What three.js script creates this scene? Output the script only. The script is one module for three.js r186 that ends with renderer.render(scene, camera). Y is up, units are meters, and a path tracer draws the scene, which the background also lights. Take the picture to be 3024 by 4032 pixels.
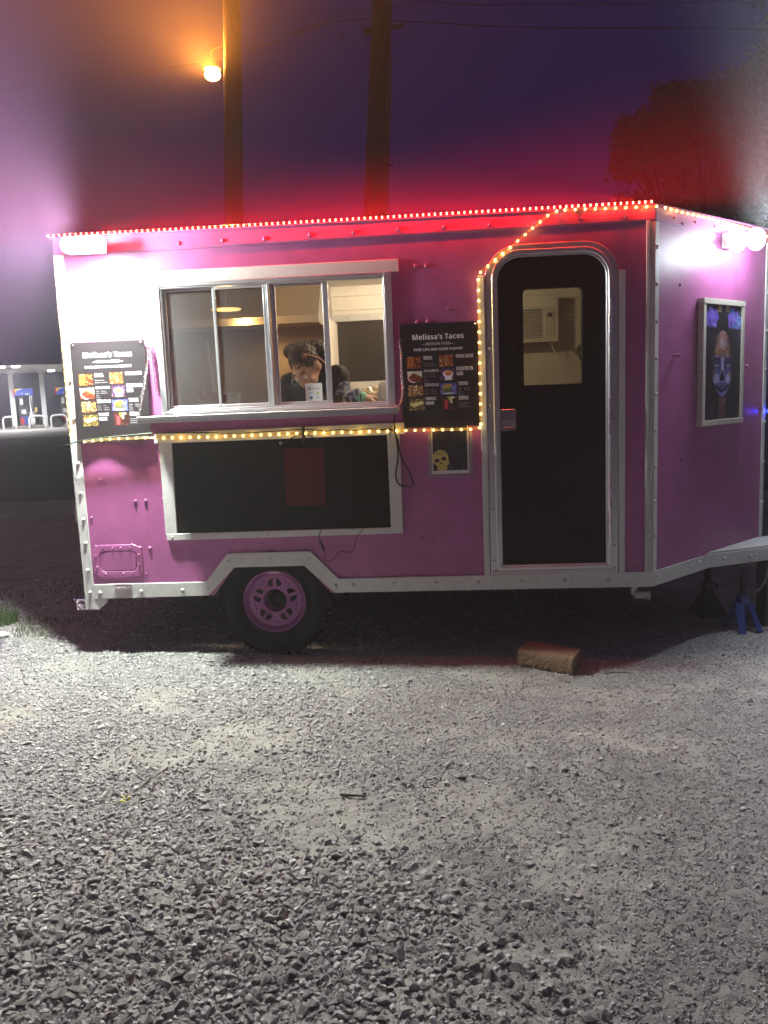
import * as THREE from 'three';
import { RoundedBoxGeometry } from 'three/addons/geometries/RoundedBoxGeometry.js';
import { ConvexGeometry } from 'three/addons/geometries/ConvexGeometry.js';
import { mergeGeometries } from 'three/addons/utils/BufferGeometryUtils.js';
import { MarchingCubes } from 'three/addons/objects/MarchingCubes.js';
import { createNoise2D, createNoise3D } from 'simplex-noise';

// ------------------------------------------------------------------ camera, sky, exposure
const scene = new THREE.Scene();
const camera = new THREE.PerspectiveCamera(64.42, 3 / 4, 0.05, 900);
camera.rotation.order = 'YXZ';
camera.position.set(2.395, 1.688, 5.135);
camera.rotation.set(-0.14201, 0.07539, -0.039834);
const renderer = new THREE.WebGLRenderer({ antialias: true });
renderer.toneMapping = THREE.LinearToneMapping;
renderer.toneMappingExposure = 1.0;
renderer.shadowMap.enabled = true;

{ // late dusk: a deep blue sky, a little paler and more violet towards the horizon
  const w = 64, h = 32, d = new Float32Array(w * h * 4);
  for (let y = 0; y < h; y++) for (let x = 0; x < w; x++) {
    const e = Math.max(0, ((y + 0.5) / h - 0.5) * 2), k = Math.pow(1 - e, 3), i = (y * w + x) * 4;
    d[i] = 0.0028 + 0.006 * k; d[i + 1] = 0.0028 + 0.002 * k; d[i + 2] = 0.036 + 0.010 * k; d[i + 3] = 1;
  }
  const t = new THREE.DataTexture(d, w, h, THREE.RGBAFormat, THREE.FloatType);
  t.mapping = THREE.EquirectangularReflectionMapping; t.magFilter = t.minFilter = THREE.LinearFilter; t.needsUpdate = true;
  scene.background = t; scene.environment = t;
}
scene.fog = new THREE.FogExp2(new THREE.Color(0.95, 0.95, 0.95), 0.0055);     // damp night air that glows round the lamps

// lamp strengths (candela) and colours, used by the fittings below
const LAMP = {
  left: { spot: 57, spill: 17, glare: 250, side: 230, glareColor: [0.90, 0.50, 0.95], color: [0.92, 1.0, 0.93] },
  right: { spot: 31, spill: 1.15, glare: 130, color: [0.82, 0.91, 1.0] },
  street: { point: 4, spot: 1000, color: [1.0, 0.30, 0.035] },
  red: { point: 0.07, up: 0.5, along: 320, color: [1.0, 0.012, 0.02] },
  warm: { point: 0.0026, color: [1.0, 0.62, 0.14] },
  inside: { main: 8, color: [1.0, 0.80, 0.56], puck: 1.6, puckColor: [1.0, 0.55, 0.16] },
  canopy: { spot: 110, color: [0.95, 0.95, 1.0] },
};
const col = (c, k = 1) => new THREE.Color().setRGB(c[0] * k, c[1] * k, c[2] * k);

// ------------------------------------------------------------------ helpers
let seed = 7;
const rnd = () => { seed = (seed + 0x6d2b79f5) | 0; let t = Math.imul(seed ^ (seed >>> 15), 1 | seed); t = (t + Math.imul(t ^ (t >>> 7), 61 | t)) ^ t; return ((t ^ (t >>> 14)) >>> 0) / 4294967296; };
const rr = (a, b) => a + (b - a) * rnd();
const n2 = createNoise2D(rnd), n3 = createNoise3D(rnd);
const fbm = (x, y, o = 4) => { let s = 0, a = 0.5; for (let i = 0; i < o; i++) { s += a * n2(x, y); x = x * 2.03 + 7.1; y = y * 2.03 - 3.7; a *= 0.5; } return s; };
const V = (x, y, z) => new THREE.Vector3(x, y, z);
const used = new Map();
const numbered = (n) => { const k = used.get(n) || 0; used.set(n, k + 1); return k ? n + '_' + String(k).padStart(3, '0') : n; };
function flag(o) { o.castShadow = true; o.receiveShadow = true; return o; }
function thing(name, label, category, [x, y, z] = [0, 0, 0], turn = 0, group) {
  const o = new THREE.Group(); o.name = numbered(name); scene.add(o);
  o.position.set(x, y, z); o.rotation.y = turn; o.userData = { label, category }; if (group) o.userData.group = group;
  return o;
}
function single(name, label, category, geo, mat, group) {
  const o = flag(new THREE.Mesh(geo, mat)); o.name = numbered(name); scene.add(o);
  o.userData = { label, category }; if (group) o.userData.group = group;
  return o;
}
function structure(name, geo, mat) { const o = flag(new THREE.Mesh(geo, mat)); o.name = name; o.userData.kind = 'structure'; scene.add(o); return o; }
function part(parent, name, geo, mat, label) {
  const o = flag(new THREE.Mesh(Array.isArray(geo) ? merge(geo) : geo, mat)); o.name = name; parent.add(o);
  if (label) o.userData.label = label;
  return o;
}
// uv in metres, from the face's main direction
function metreUV(g) {
  if (g.index) g = g.toNonIndexed();
  const p = g.attributes.position, u = new Float32Array(p.count * 2), a = V(0, 0, 0), b = V(0, 0, 0), c = V(0, 0, 0), n = V(0, 0, 0), e = V(0, 0, 0);
  for (let i = 0; i < p.count; i += 3) {
    a.fromBufferAttribute(p, i); b.fromBufferAttribute(p, i + 1); c.fromBufferAttribute(p, i + 2);
    n.copy(b).sub(a).cross(e.copy(c).sub(a)); const ax = Math.abs(n.x), ay = Math.abs(n.y), az = Math.abs(n.z);
    [a, b, c].forEach((v, k) => { const q = (i + k) * 2; if (az >= ax && az >= ay) { u[q] = v.x; u[q + 1] = v.y; } else if (ax >= ay) { u[q] = v.z; u[q + 1] = v.y; } else { u[q] = v.x; u[q + 1] = v.z; } });
  }
  g.setAttribute('uv', new THREE.BufferAttribute(u, 2));
  return g;
}
function merge(list) {
  const l = list.map((g) => { g = g.index ? g.toNonIndexed() : g; for (const k of Object.keys(g.attributes)) if (!['position', 'normal', 'uv'].includes(k)) g.deleteAttribute(k); return g; });
  return l.length === 1 ? l[0] : mergeGeometries(l);
}
const box = (x0, x1, y0, y1, z0, z1, r = 0.003) => {
  const w = x1 - x0, h = y1 - y0, d = z1 - z0, m = Math.min(w, h, d);
  const g = r > 0 && m > 2.2 * r ? new RoundedBoxGeometry(w, h, d, 1, r) : new THREE.BoxGeometry(w, h, d);
  g.translate((x0 + x1) / 2, (y0 + y1) / 2, (z0 + z1) / 2);
  return metreUV(g);
};
const rod = (a, b, r, n = 8, r2 = r) => {
  const d = b.clone().sub(a), g = new THREE.CylinderGeometry(r2, r, d.length(), n);
  g.applyQuaternion(new THREE.Quaternion().setFromUnitVectors(V(0, 1, 0), d.normalize())); const m = a.clone().add(b).multiplyScalar(0.5);
  return g.translate(m.x, m.y, m.z);
};
const tube = (pts, r, n = 6, per = 6, tension) => new THREE.TubeGeometry(new THREE.CatmullRomCurve3(pts, false, tension === undefined ? 'centripetal' : 'catmullrom', tension ?? 0.5), Math.max(4, (pts.length - 1) * per), r, n, false);
const xy = (list, z) => list.map(([x, y]) => V(x, y, z));
function plate(shapePts, holes, z0, z1, bevel = 0) {
  const s = shapePts instanceof THREE.Shape ? shapePts : new THREE.Shape(shapePts.map((p) => new THREE.Vector2(p[0], p[1])));
  for (const h of holes || []) s.holes.push(h instanceof THREE.Path ? h : new THREE.Path(h.map((p) => new THREE.Vector2(p[0], p[1]))));
  const g = new THREE.ExtrudeGeometry(s, { depth: z1 - z0 - 2 * bevel, bevelEnabled: bevel > 0, bevelSize: bevel, bevelThickness: bevel, bevelSegments: 1, curveSegments: 10 });
  g.translate(0, 0, z0 + bevel);
  return metreUV(g);
}
function roundRect(C, x0, x1, y0, y1, r, rb = r) {
  const s = new C();
  s.moveTo(x0 + rb, y0); s.lineTo(x1 - rb, y0); if (rb) s.absarc(x1 - rb, y0 + rb, rb, -Math.PI / 2, 0, false);
  s.lineTo(x1, y1 - r); if (r) s.absarc(x1 - r, y1 - r, r, 0, Math.PI / 2, false);
  s.lineTo(x0 + r, y1); if (r) s.absarc(x0 + r, y1 - r, r, Math.PI / 2, Math.PI, false);
  s.lineTo(x0, y0 + rb); if (rb) s.absarc(x0 + rb, y0 + rb, rb, Math.PI, Math.PI * 1.5, false);
  return s;
}

// ------------------------------------------------------------------ textures
function noiseTex(n, f, srgb = false) {
  const d = new Uint8Array(n * n * 4);
  for (let y = 0; y < n; y++) for (let x = 0; x < n; x++) { const c = f(x / n, y / n), i = (y * n + x) * 4; for (let k = 0; k < 3; k++) d[i + k] = Math.max(0, Math.min(255, (Array.isArray(c) ? c[k] : c) * 255)); d[i + 3] = 255; }
  const t = new THREE.DataTexture(d, n, n); t.magFilter = t.minFilter = THREE.LinearFilter; t.wrapS = t.wrapT = THREE.MirroredRepeatWrapping; if (srgb) t.colorSpace = THREE.SRGBColorSpace; t.needsUpdate = true;
  return t;
}
const rep = (t, u, v = u) => { const c = t.clone(); c.repeat.set(u, v); c.needsUpdate = true; return c; };
const T = {
  peel: noiseTex(512, (u, v) => 0.5 + 0.22 * n2(u * 60, v * 46) + 0.16 * n2(u * 150 + 9, v * 120) + 0.25 * fbm(u * 6, v * 9 + 30)),
  paintTone: noiseTex(512, (u, v) => { const t = 0.88 + 0.13 * fbm(u * 5, v * 5) + 0.08 * fbm(u * 40, v * 24 + 3) - 0.10 * Math.max(0, n2(u * 70 + 3, v * 50) - 0.7); return [t, t, t]; }),
  dirtyWhite: noiseTex(512, (u, v) => { const s = Math.max(0, n2(u * 36, v * 36 + 50) - 0.62) * 0.9, t = 0.92 + 0.07 * fbm(u * 8, v * 8) - s * 0.5; return [t, t * 0.99, t * 0.97 - s * 0.1]; }),
  brushed: noiseTex(256, (u, v) => 0.5 + 0.25 * n2(u * 90, v * 3) + 0.2 * n2(u * 200, v * 5 + 8)),
  rough: noiseTex(256, (u, v) => 0.62 + 0.25 * fbm(u * 9, v * 9 + 70)),
  grit: noiseTex(512, (u, v) => 0.5 + 0.28 * n2(u * 110, v * 110) + 0.22 * n2(u * 52, v * 52 + 4) + 0.2 * fbm(u * 14, v * 14, 3)),
  dust: noiseTex(512, (u, v) => { const a = fbm(u * 4, v * 4 + 11), b = n2(u * 90, v * 90), t = 0.80 + 0.22 * a + 0.12 * b; return [t, t * (0.985 + 0.01 * a), t * (0.95 - 0.04 * a)]; }),
  bark: noiseTex(256, (u, v) => 0.55 + 0.3 * n2(u * 26, v * 2.2) + 0.2 * n2(u * 60, v * 5)),
  wood: noiseTex(256, (u, v) => { const t = 0.78 + 0.13 * n2(u * 3, v * 44) + 0.1 * n2(u * 7, v * 110 + 3); return [t, t * 0.97, t * 0.9]; }),
};
const P = {};
const std = (o) => new THREE.MeshStandardMaterial(o), phy = (o) => new THREE.MeshPhysicalMaterial(o);
P.pink = phy({ color: col([0.385, 0.103, 0.272]), roughness: 0.42, map: rep(T.paintTone, 0.8), bumpMap: rep(T.peel, 1.7), bumpScale: 0.0007, clearcoat: 0.15, clearcoatRoughness: 0.35 });
P.pinkRim = std({ color: col([0.30, 0.075, 0.235]), roughness: 0.5, map: rep(T.paintTone, 3), bumpMap: rep(T.peel, 6), bumpScale: 0.0008 });
P.white = std({ color: col([0.62, 0.62, 0.60]), roughness: 0.5, map: rep(T.dirtyWhite, 1.3), bumpMap: rep(T.peel, 2.6), bumpScale: 0.0012 });
P.woodWhite = std({ color: col([0.62, 0.60, 0.55]), roughness: 0.7, map: rep(T.wood, 3, 3), bumpMap: rep(T.wood, 3, 3), bumpScale: 0.0012 });
P.alu = std({ color: col([0.62, 0.63, 0.64]), metalness: 0.85, roughness: 0.38, bumpMap: rep(T.brushed, 3), bumpScale: 0.0003, roughnessMap: null });
P.aluDull = std({ color: col([0.55, 0.55, 0.55]), metalness: 0.6, roughness: 0.5, map: rep(T.dirtyWhite, 2), bumpMap: rep(T.brushed, 2), bumpScale: 0.0004 });
P.chrome = std({ color: col([0.75, 0.75, 0.76]), metalness: 1, roughness: 0.16 });
P.steel = std({ color: col([0.5, 0.49, 0.47]), metalness: 0.9, roughness: 0.32, bumpMap: rep(T.brushed, 2), bumpScale: 0.0002 });
P.black = phy({ color: col([0.007, 0.006, 0.007]), roughness: 0.5, specularIntensity: 0.35, bumpMap: rep(T.peel, 1.6), bumpScale: 0.0006 });
P.blackMatte = phy({ color: col([0.006, 0.0055, 0.0055]), roughness: 0.7, specularIntensity: 0.35, map: rep(T.paintTone, 1.5) });
P.rubber = phy({ color: col([0.009, 0.009, 0.0095]), roughness: 0.85, specularIntensity: 0.35, map: rep(T.paintTone, 3), bumpMap: rep(T.grit, 3), bumpScale: 0.0008 });
P.cable = std({ color: col([0.012, 0.012, 0.012]), roughness: 0.5 });
P.greenCable = std({ color: col([0.02, 0.04, 0.02]), roughness: 0.5 });
P.iron = std({ color: col([0.03, 0.028, 0.026]), roughness: 0.7, metalness: 0.3, map: rep(T.dirtyWhite, 4) });
P.glass = phy({ color: col([0.97, 0.97, 0.97]), transmission: 1, thickness: 0, roughness: 0.02, ior: 1.45 });
P.tint = phy({ color: col([0.125, 0.122, 0.098]), transmission: 1, thickness: 0, roughness: 0.03, ior: 1.45 });
P.clearTube = phy({ color: col([0.93, 0.92, 0.88]), transmission: 1, thickness: 0, roughness: 0.18, ior: 1.35 });
P.inner = std({ color: col([0.66, 0.63, 0.56]), roughness: 0.55, map: rep(T.dirtyWhite, 0.7) });
P.pole = std({ color: col([0.03, 0.024, 0.02]), roughness: 0.9, map: rep(T.bark, 1, 1), bumpMap: rep(T.bark, 1, 1), bumpScale: 0.012 });
P.concrete = std({ color: col([0.27, 0.255, 0.24]), roughness: 0.9, map: rep(T.dust, 0.3), bumpMap: rep(T.grit, 2), bumpScale: 0.003 });
P.asphalt = std({ color: col([0.05, 0.05, 0.05]), roughness: 0.9, map: rep(T.dust, 0.4), bumpMap: rep(T.grit, 3), bumpScale: 0.004 });

// ------------------------------------------------------------------ the lie of the land
const sstep = (a, b, x) => { const t = Math.min(1, Math.max(0, (x - a) / (b - a))); return t * t * (3 - 2 * t); };
function groundY(x, z) {
  const near = (1 - sstep(6, 14, Math.abs(x - 2))) * (1 - sstep(6, 14, Math.abs(z)));
  let h = (0.042 - 0.022 * Math.max(-3, Math.min(6, x))) * near;
  h += 0.012 * fbm(x * 0.55, z * 0.55, 2) * near + 0.006 * fbm(x * 2.3 + 5, z * 2.3, 2) * near;
  h += 0.66 * sstep(-7, -36, z);
  return h;
}
// ------------------------------------------------------------------ the trailer: outer shell
const VA = Math.PI / 4, CX = 3.69, NL = 1.49, W = -2.16;          // nose angle, front corner of the side wall, nose wall length, far wall
const trailer = thing('food_trailer', 'pink concession trailer with white trim, serving window and black side door', 'food trailer', [0, 0, 0]);
const nose = (s, n, y) => V(CX + s * Math.cos(VA) + n * Math.sin(VA), y, -s * Math.sin(VA) + n * Math.cos(VA));   // a point on the angled front wall
const toNose = (g) => g.rotateY(VA).translate(CX, 0, 0);          // x along the angled wall, z out of it
const tipX = CX + NL * Math.cos(VA), tipZ = -NL * Math.sin(VA);

const winHole = [[0.65, 1.64], [2.062, 1.64], [2.062, 2.42], [0.65, 2.42]];
const doorHole = roundRect(THREE.Path, 2.70, 3.445, 0.53, 2.52, 0.17, 0);
const wallOutline = [[0.0, 0.43], [0.86, 0.43], [1.014, 0.617], [1.473, 0.617], [1.64, 0.43], [CX, 0.43], [CX, 2.72], [0.0, 2.72]];
part(trailer, 'side_wall', plate(wallOutline, [winHole, doorHole], -0.03, 0), P.pink);
part(trailer, 'inner_wall', plate([[0.03, 0.56], [CX - 0.02, 0.56], [CX - 0.02, 2.64], [0.03, 2.64]], [winHole, roundRect(THREE.Path, 2.70, 3.445, 0.57, 2.52, 0.17, 0)], -0.05, -0.033), P.inner);
part(trailer, 'nose_wall', toNose(plate([[0, 0.43], [NL, 0.43], [NL, 2.72], [0, 2.72]], [], -0.03, 0)), P.pink);
part(trailer, 'rear_wall', box(0.0, 0.03, 0.40, 2.72, W + 0.03, -0.031, 0), P.pink);
{ // far side with its own window opening
  const fw = plate([[0, 0.43], [CX, 0.43], [CX, 2.72], [0, 2.72]], [[[1.46, 1.82], [2.9, 1.82], [2.9, 2.345], [1.46, 2.345]]], W, W + 0.03);
  part(trailer, 'far_wall', fw, P.inner);
  part(trailer, 'far_nose_wall', plate([[0, 0.43], [NL, 0.43], [NL, 2.72], [0, 2.72]], [], 0, 0.03).rotateY(-VA).translate(CX, 0, W), P.inner);
}
{ // floor and roof follow the pointed plan; ExtrudeGeometry is laid flat
  const plan = (m) => [[m, -m], [CX - m * 0.4, -m], [tipX - m * 1.4, tipZ], [CX - m * 0.4, W + m], [m, W + m]];
  const slab = (pts, y0, y1) => metreUV(new THREE.ExtrudeGeometry(new THREE.Shape(pts.map(([x, z]) => new THREE.Vector2(x, -z))), { depth: y1 - y0, bevelEnabled: false }).rotateX(-Math.PI / 2).translate(0, y0, 0));
  part(trailer, 'floor', slab([[0.032, -0.032], [0.78, -0.032], [0.78, -0.40], [1.74, -0.40], [1.74, -0.032], ...plan(0.032).slice(1)], 0.50, 0.545), P.blackMatte);
  part(trailer, 'roof', slab(plan(-0.012), 2.721, 2.737), P.rubber);
  part(trailer, 'ceiling', slab(plan(0.06), 2.645, 2.66), P.inner);
}
// white trim
const rivetG = (() => { const g = new THREE.SphereGeometry(0.0135, 10, 5, 0, Math.PI * 2, 0, Math.PI / 2).scale(1, 0.8, 1).rotateX(Math.PI / 2); return g; })();
const headG = merge([rivetG.clone(), new THREE.CylinderGeometry(0.0046, 0.0046, 0.004, 6).rotateX(Math.PI / 2).translate(0, 0, 0.0105)]);
const smallG = rivetG.clone().scale(0.62, 0.62, 0.8);
function rivets(parent, list, z, geo, mat, onNose) {
  for (const [x, y] of list) { const m = part(parent, 'rivet', geo, mat); if (onNose) { m.position.copy(nose(x, z, y)); m.rotation.y = VA; } else m.position.set(x, y, z); m.rotation.z = rr(0, 6); }
}
const rearPost = part(trailer, 'corner_trim', [box(0.0, 0.056, 0.354, 2.64, 0.002, 0.012), box(-0.012, -0.001, 0.354, 2.64, -0.06, 0.011)], P.white);
rivets(rearPost, [[0.027, 1.134], [0.029, 0.961], [0.028, 0.804], [0.029, 0.621], [0.029, 0.469], [0.028, 1.33], [0.028, 1.62], [0.028, 1.86], [0.028, 2.11], [0.028, 2.36], [0.028, 2.56]], 0.012, headG, P.white);
const skirt = part(trailer, 'skirt_trim', [
  plate([[0.058, 0.428], [0.83, 0.434], [0.83, 0.522], [0.058, 0.522]], [], 0.002, 0.016, 0.002),
  plate([[0.832, 0.436], [1.012, 0.618], [0.972, 0.708], [0.822, 0.524], [0.832, 0.522]], [], 0.004, 0.018, 0.002),
  plate([[1.013, 0.619], [1.474, 0.619], [1.519, 0.709], [0.973, 0.709]], [], 0.002, 0.016, 0.002),
  plate([[1.475, 0.619], [1.668, 0.434], [1.69, 0.528], [1.52, 0.708]], [], 0.004, 0.018, 0.002),
  plate([[1.669, 0.434], [CX + 0.01, 0.430], [CX + 0.01, 0.524], [1.691, 0.524]], [], 0.002, 0.016, 0.002),
  plate([[0.058, 0.355], [0.078, 0.355], [0.135, 0.40], [0.146, 0.425], [0.058, 0.425]], [], 0.002, 0.012, 0.002)], P.white);
rivets(skirt, [[0.098, 0.467], [0.379, 0.472], [0.657, 0.472], [0.832, 0.481], [0.977, 0.656], [1.247, 0.672], [1.512, 0.661], [1.675, 0.484], [1.792, 0.483], [2.058, 0.484], [2.328, 0.484], [2.598, 0.484], [2.871, 0.480], [3.145, 0.483], [3.42, 0.479]], 0.016, headG, P.white);
const marker = part(trailer, 'marker_lamp', [box(0.202, 0.318, 0.494, 0.523, 0.016, 0.044, 0.006), box(0.226, 0.294, 0.499, 0.518, 0.040, 0.050, 0.004)], P.chrome);
for (let k = 0; k < 5; k++) part(marker, 'diode', new THREE.SphereGeometry(0.004, 8, 6).translate(0.236 + k * 0.012, 0.508, 0.051), P.white);
const roofTrim = part(trailer, 'roof_trim', [plate([[0.0, 2.642], [CX, 2.662], [CX, 2.738], [0.0, 2.738]], [], 0.001, 0.014, 0.002), box(-0.01, CX + 0.01, 2.7385, 2.748, -0.012, 0.03, 0.002), rod(V(0.2, 2.637, 0.006), V(CX, 2.656, 0.006), 0.006)], P.pink);
rivets(roofTrim, [[0.132, 2.70], [0.802, 2.672], [1.078, 2.674], [1.341, 2.672], [1.62, 2.68], [1.89, 2.68], [2.164, 2.682], [2.441, 2.684], [2.714, 2.684], [2.99, 2.684], [3.26, 2.684], [3.52, 2.684]], 0.014, rivetG, P.pink);
const frontPost = part(trailer, 'corner_trim', [box(3.640, 3.662, 0.525, 2.655, 0.002, 0.020), toNose(box(-0.012, 0.032, 0.50, 2.65, 0.004, 0.014)), box(3.664, 3.690, 0.525, 2.65, 0.002, 0.010)], P.white);
rivets(frontPost, [[0.006, 2.503], [0.007, 2.285], [0.008, 2.068], [0.006, 1.846], [0.006, 1.631], [0.006, 1.413], [0.006, 1.19], [0.004, 0.969], [0.004, 0.752]], 0.014, headG, P.white, true);
const noseTrim = part(trailer, 'nose_trim', [toNose(box(NL - 0.03, NL + 0.012, 0.50, 2.66, 0.004, 0.014)), ], P.white);
part(trailer, 'nose_fascia', [toNose(box(-0.005, NL, 2.655, 2.738, 0.001, 0.012)), toNose(box(0, NL + 0.01, 2.7385, 2.748, -0.01, 0.028, 0.002))], P.pink);
rivets(noseTrim, [[NL - 0.008, 2.311], [NL - 0.008, 2.043], [NL - 0.008, 1.771], [NL - 0.008, 1.391], [NL - 0.008, 1.1], [NL - 0.008, 0.8]], 0.014, headG, P.white, true);
rivets(noseTrim, [[0.2, 2.69], [0.45, 2.69], [0.7, 2.69], [0.3, 2.665]], 0.012, smallG, P.pink, true);
{ // nose skirt: along the wall at first, then the drawbar rail runs out in front with a deck on top
  const a = nose(0.0, 0.003, 0), b = nose(0.70, 0.003, 0), c = V(4.90, 0, -0.80), seg = (p, q, y0, y1, t) => { const l = p.distanceTo(q), g = box(0, l, y0, y1, 0, t, 0.002); return g.rotateY(Math.atan2(p.z - q.z, q.x - p.x)).translate(p.x, 0, p.z); };
  const ns = part(trailer, 'skirt_trim', [seg(a, b, 0.43, 0.524, 0.014), seg(b, c, 0.43, 0.522, 0.014)], P.white);
  const deck = new THREE.ExtrudeGeometry(new THREE.Shape([[b.x, -b.z], [c.x, -c.z], [4.95, 1.08], [tipX, -tipZ]].map((p) => new THREE.Vector2(...p))), { depth: 0.01, bevelEnabled: false }).rotateX(-Math.PI / 2).translate(0, 0.5245, 0);
  part(trailer, 'drawbar_deck', [metreUV(deck)], P.white);
  for (const [s, y] of [[0.011, 0.485], [0.29, 0.488], [0.451, 0.483], [0.567, 0.489]]) { const m = part(ns, 'rivet', headG, P.white); m.position.copy(nose(s, 0.017, y)); m.rotation.y = VA; }
  const dir = c.clone().sub(b).normalize(), tn = Math.atan2(b.z - c.z, c.x - b.x);
  for (const [t, y] of [[0.13, 0.482], [0.36, 0.476], [0.41, 0.477], [0.60, 0.472]]) { const m = part(ns, 'rivet', headG, P.white); m.position.copy(b).addScaledVector(dir, t); m.position.y = y; m.position.add(V(Math.sin(tn) * 0.014, 0, Math.cos(tn) * 0.014)); m.rotation.y = tn; }
}
// bolts and dimples on the pink panels
const panelParent = trailer.children[0];
rivets(panelParent, [[0.379, 1.416], [0.447, 1.414], [0.383, 1.070], [0.452, 1.072], [0.390, 0.761], [0.455, 0.755], [2.252, 1.080], [2.317, 1.084], [2.250, 0.772], [2.315, 0.765], [2.260, 2.465], [2.325, 2.464], [2.259, 2.128], [2.324, 2.130]], 0, rivetG, P.pink);
rivets(panelParent, [[0.570, 1.081], [0.414, 0.587], [0.079, 0.972], [0.091, 0.778], [0.336, 0.788], [0.16, 1.22], [1.2, 0.77], [2.45, 2.2]], 0, smallG, P.pink);
for (const [s, y] of [[0.237, 1.865], [1.147, 1.792]]) { const k = part(trailer.children[2], 'bolt', [new THREE.CylinderGeometry(0.007, 0.007, 0.034, 8).rotateX(Math.PI / 2).translate(0, 0, 0.017), new THREE.SphereGeometry(0.011, 10, 8).translate(0, 0, 0.036)], P.pink); k.position.copy(nose(s, 0, y)); k.rotation.y = VA; }
rivets(trailer.children[2], [[1.14, 2.06], [1.2, 1.98], [1.17, 1.9], [0.3, 2.3], [1.32, 1.55], [0.34, 1.2]], 0, smallG, P.pink, true);
{ // pink hatch low on the rear quarter
  const h = part(trailer, 'service_hatch', plate(roundRect(THREE.Shape, 0.070, 0.398, 0.570, 0.784, 0.062), [roundRect(THREE.Path, 0.108, 0.366, 0.606, 0.748, 0.038)], 0.0, 0.010, 0.003), P.pink);
  part(h, 'hatch_lid', plate(roundRect(THREE.Shape, 0.119, 0.355, 0.617, 0.738, 0.030), [], 0.0, 0.009, 0.004), P.pink);
  rivets(h, [[0.142, 0.766], [0.205, 0.766], [0.260, 0.766], [0.325, 0.766], [0.088, 0.716], [0.090, 0.642], [0.380, 0.719], [0.381, 0.650], [0.146, 0.592], [0.209, 0.592], [0.267, 0.592], [0.326, 0.593]], 0.010, smallG, P.pink);
}
{ // rear door hardware seen past the corner
  const bar = part(trailer, 'door_lock_bar', [rod(V(-0.032, 1.0, -0.05), V(-0.032, 2.30, -0.05), 0.011, 10)], P.aluDull);
  for (const y of [1.0, 2.30]) part(bar, 'hinge', [rod(V(-0.034, y - 0.045, -0.045), V(-0.034, y + 0.045, -0.045), 0.017, 10), rod(V(-0.034, y - 0.052, -0.045), V(-0.034, y - 0.043, -0.045), 0.023, 10), rod(V(-0.034, y + 0.043, -0.045), V(-0.034, y + 0.052, -0.045), 0.023, 10), box(-0.034, 0.0, y - 0.05, y - 0.02, -0.055, -0.035)], P.chrome);
  const tail = part(trailer, 'tail_lamp', [box(-0.085, -0.012, 0.345, 0.418, -0.09, -0.012, 0.004), box(-0.095, 0.0, 0.4185, 0.424, -0.10, 0.0, 0.001)], P.chrome);
  part(tail, 'lens', [new THREE.TorusGeometry(0.030, 0.004, 6, 24).translate(-0.0485, 0.381, -0.010), new THREE.SphereGeometry(0.027, 16, 6, 0, 6.2832, 0, 1.2).rotateX(Math.PI / 2).scale(1, 1, 0.4).translate(-0.0485, 0.381, -0.012)], P.chrome);
}
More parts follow.
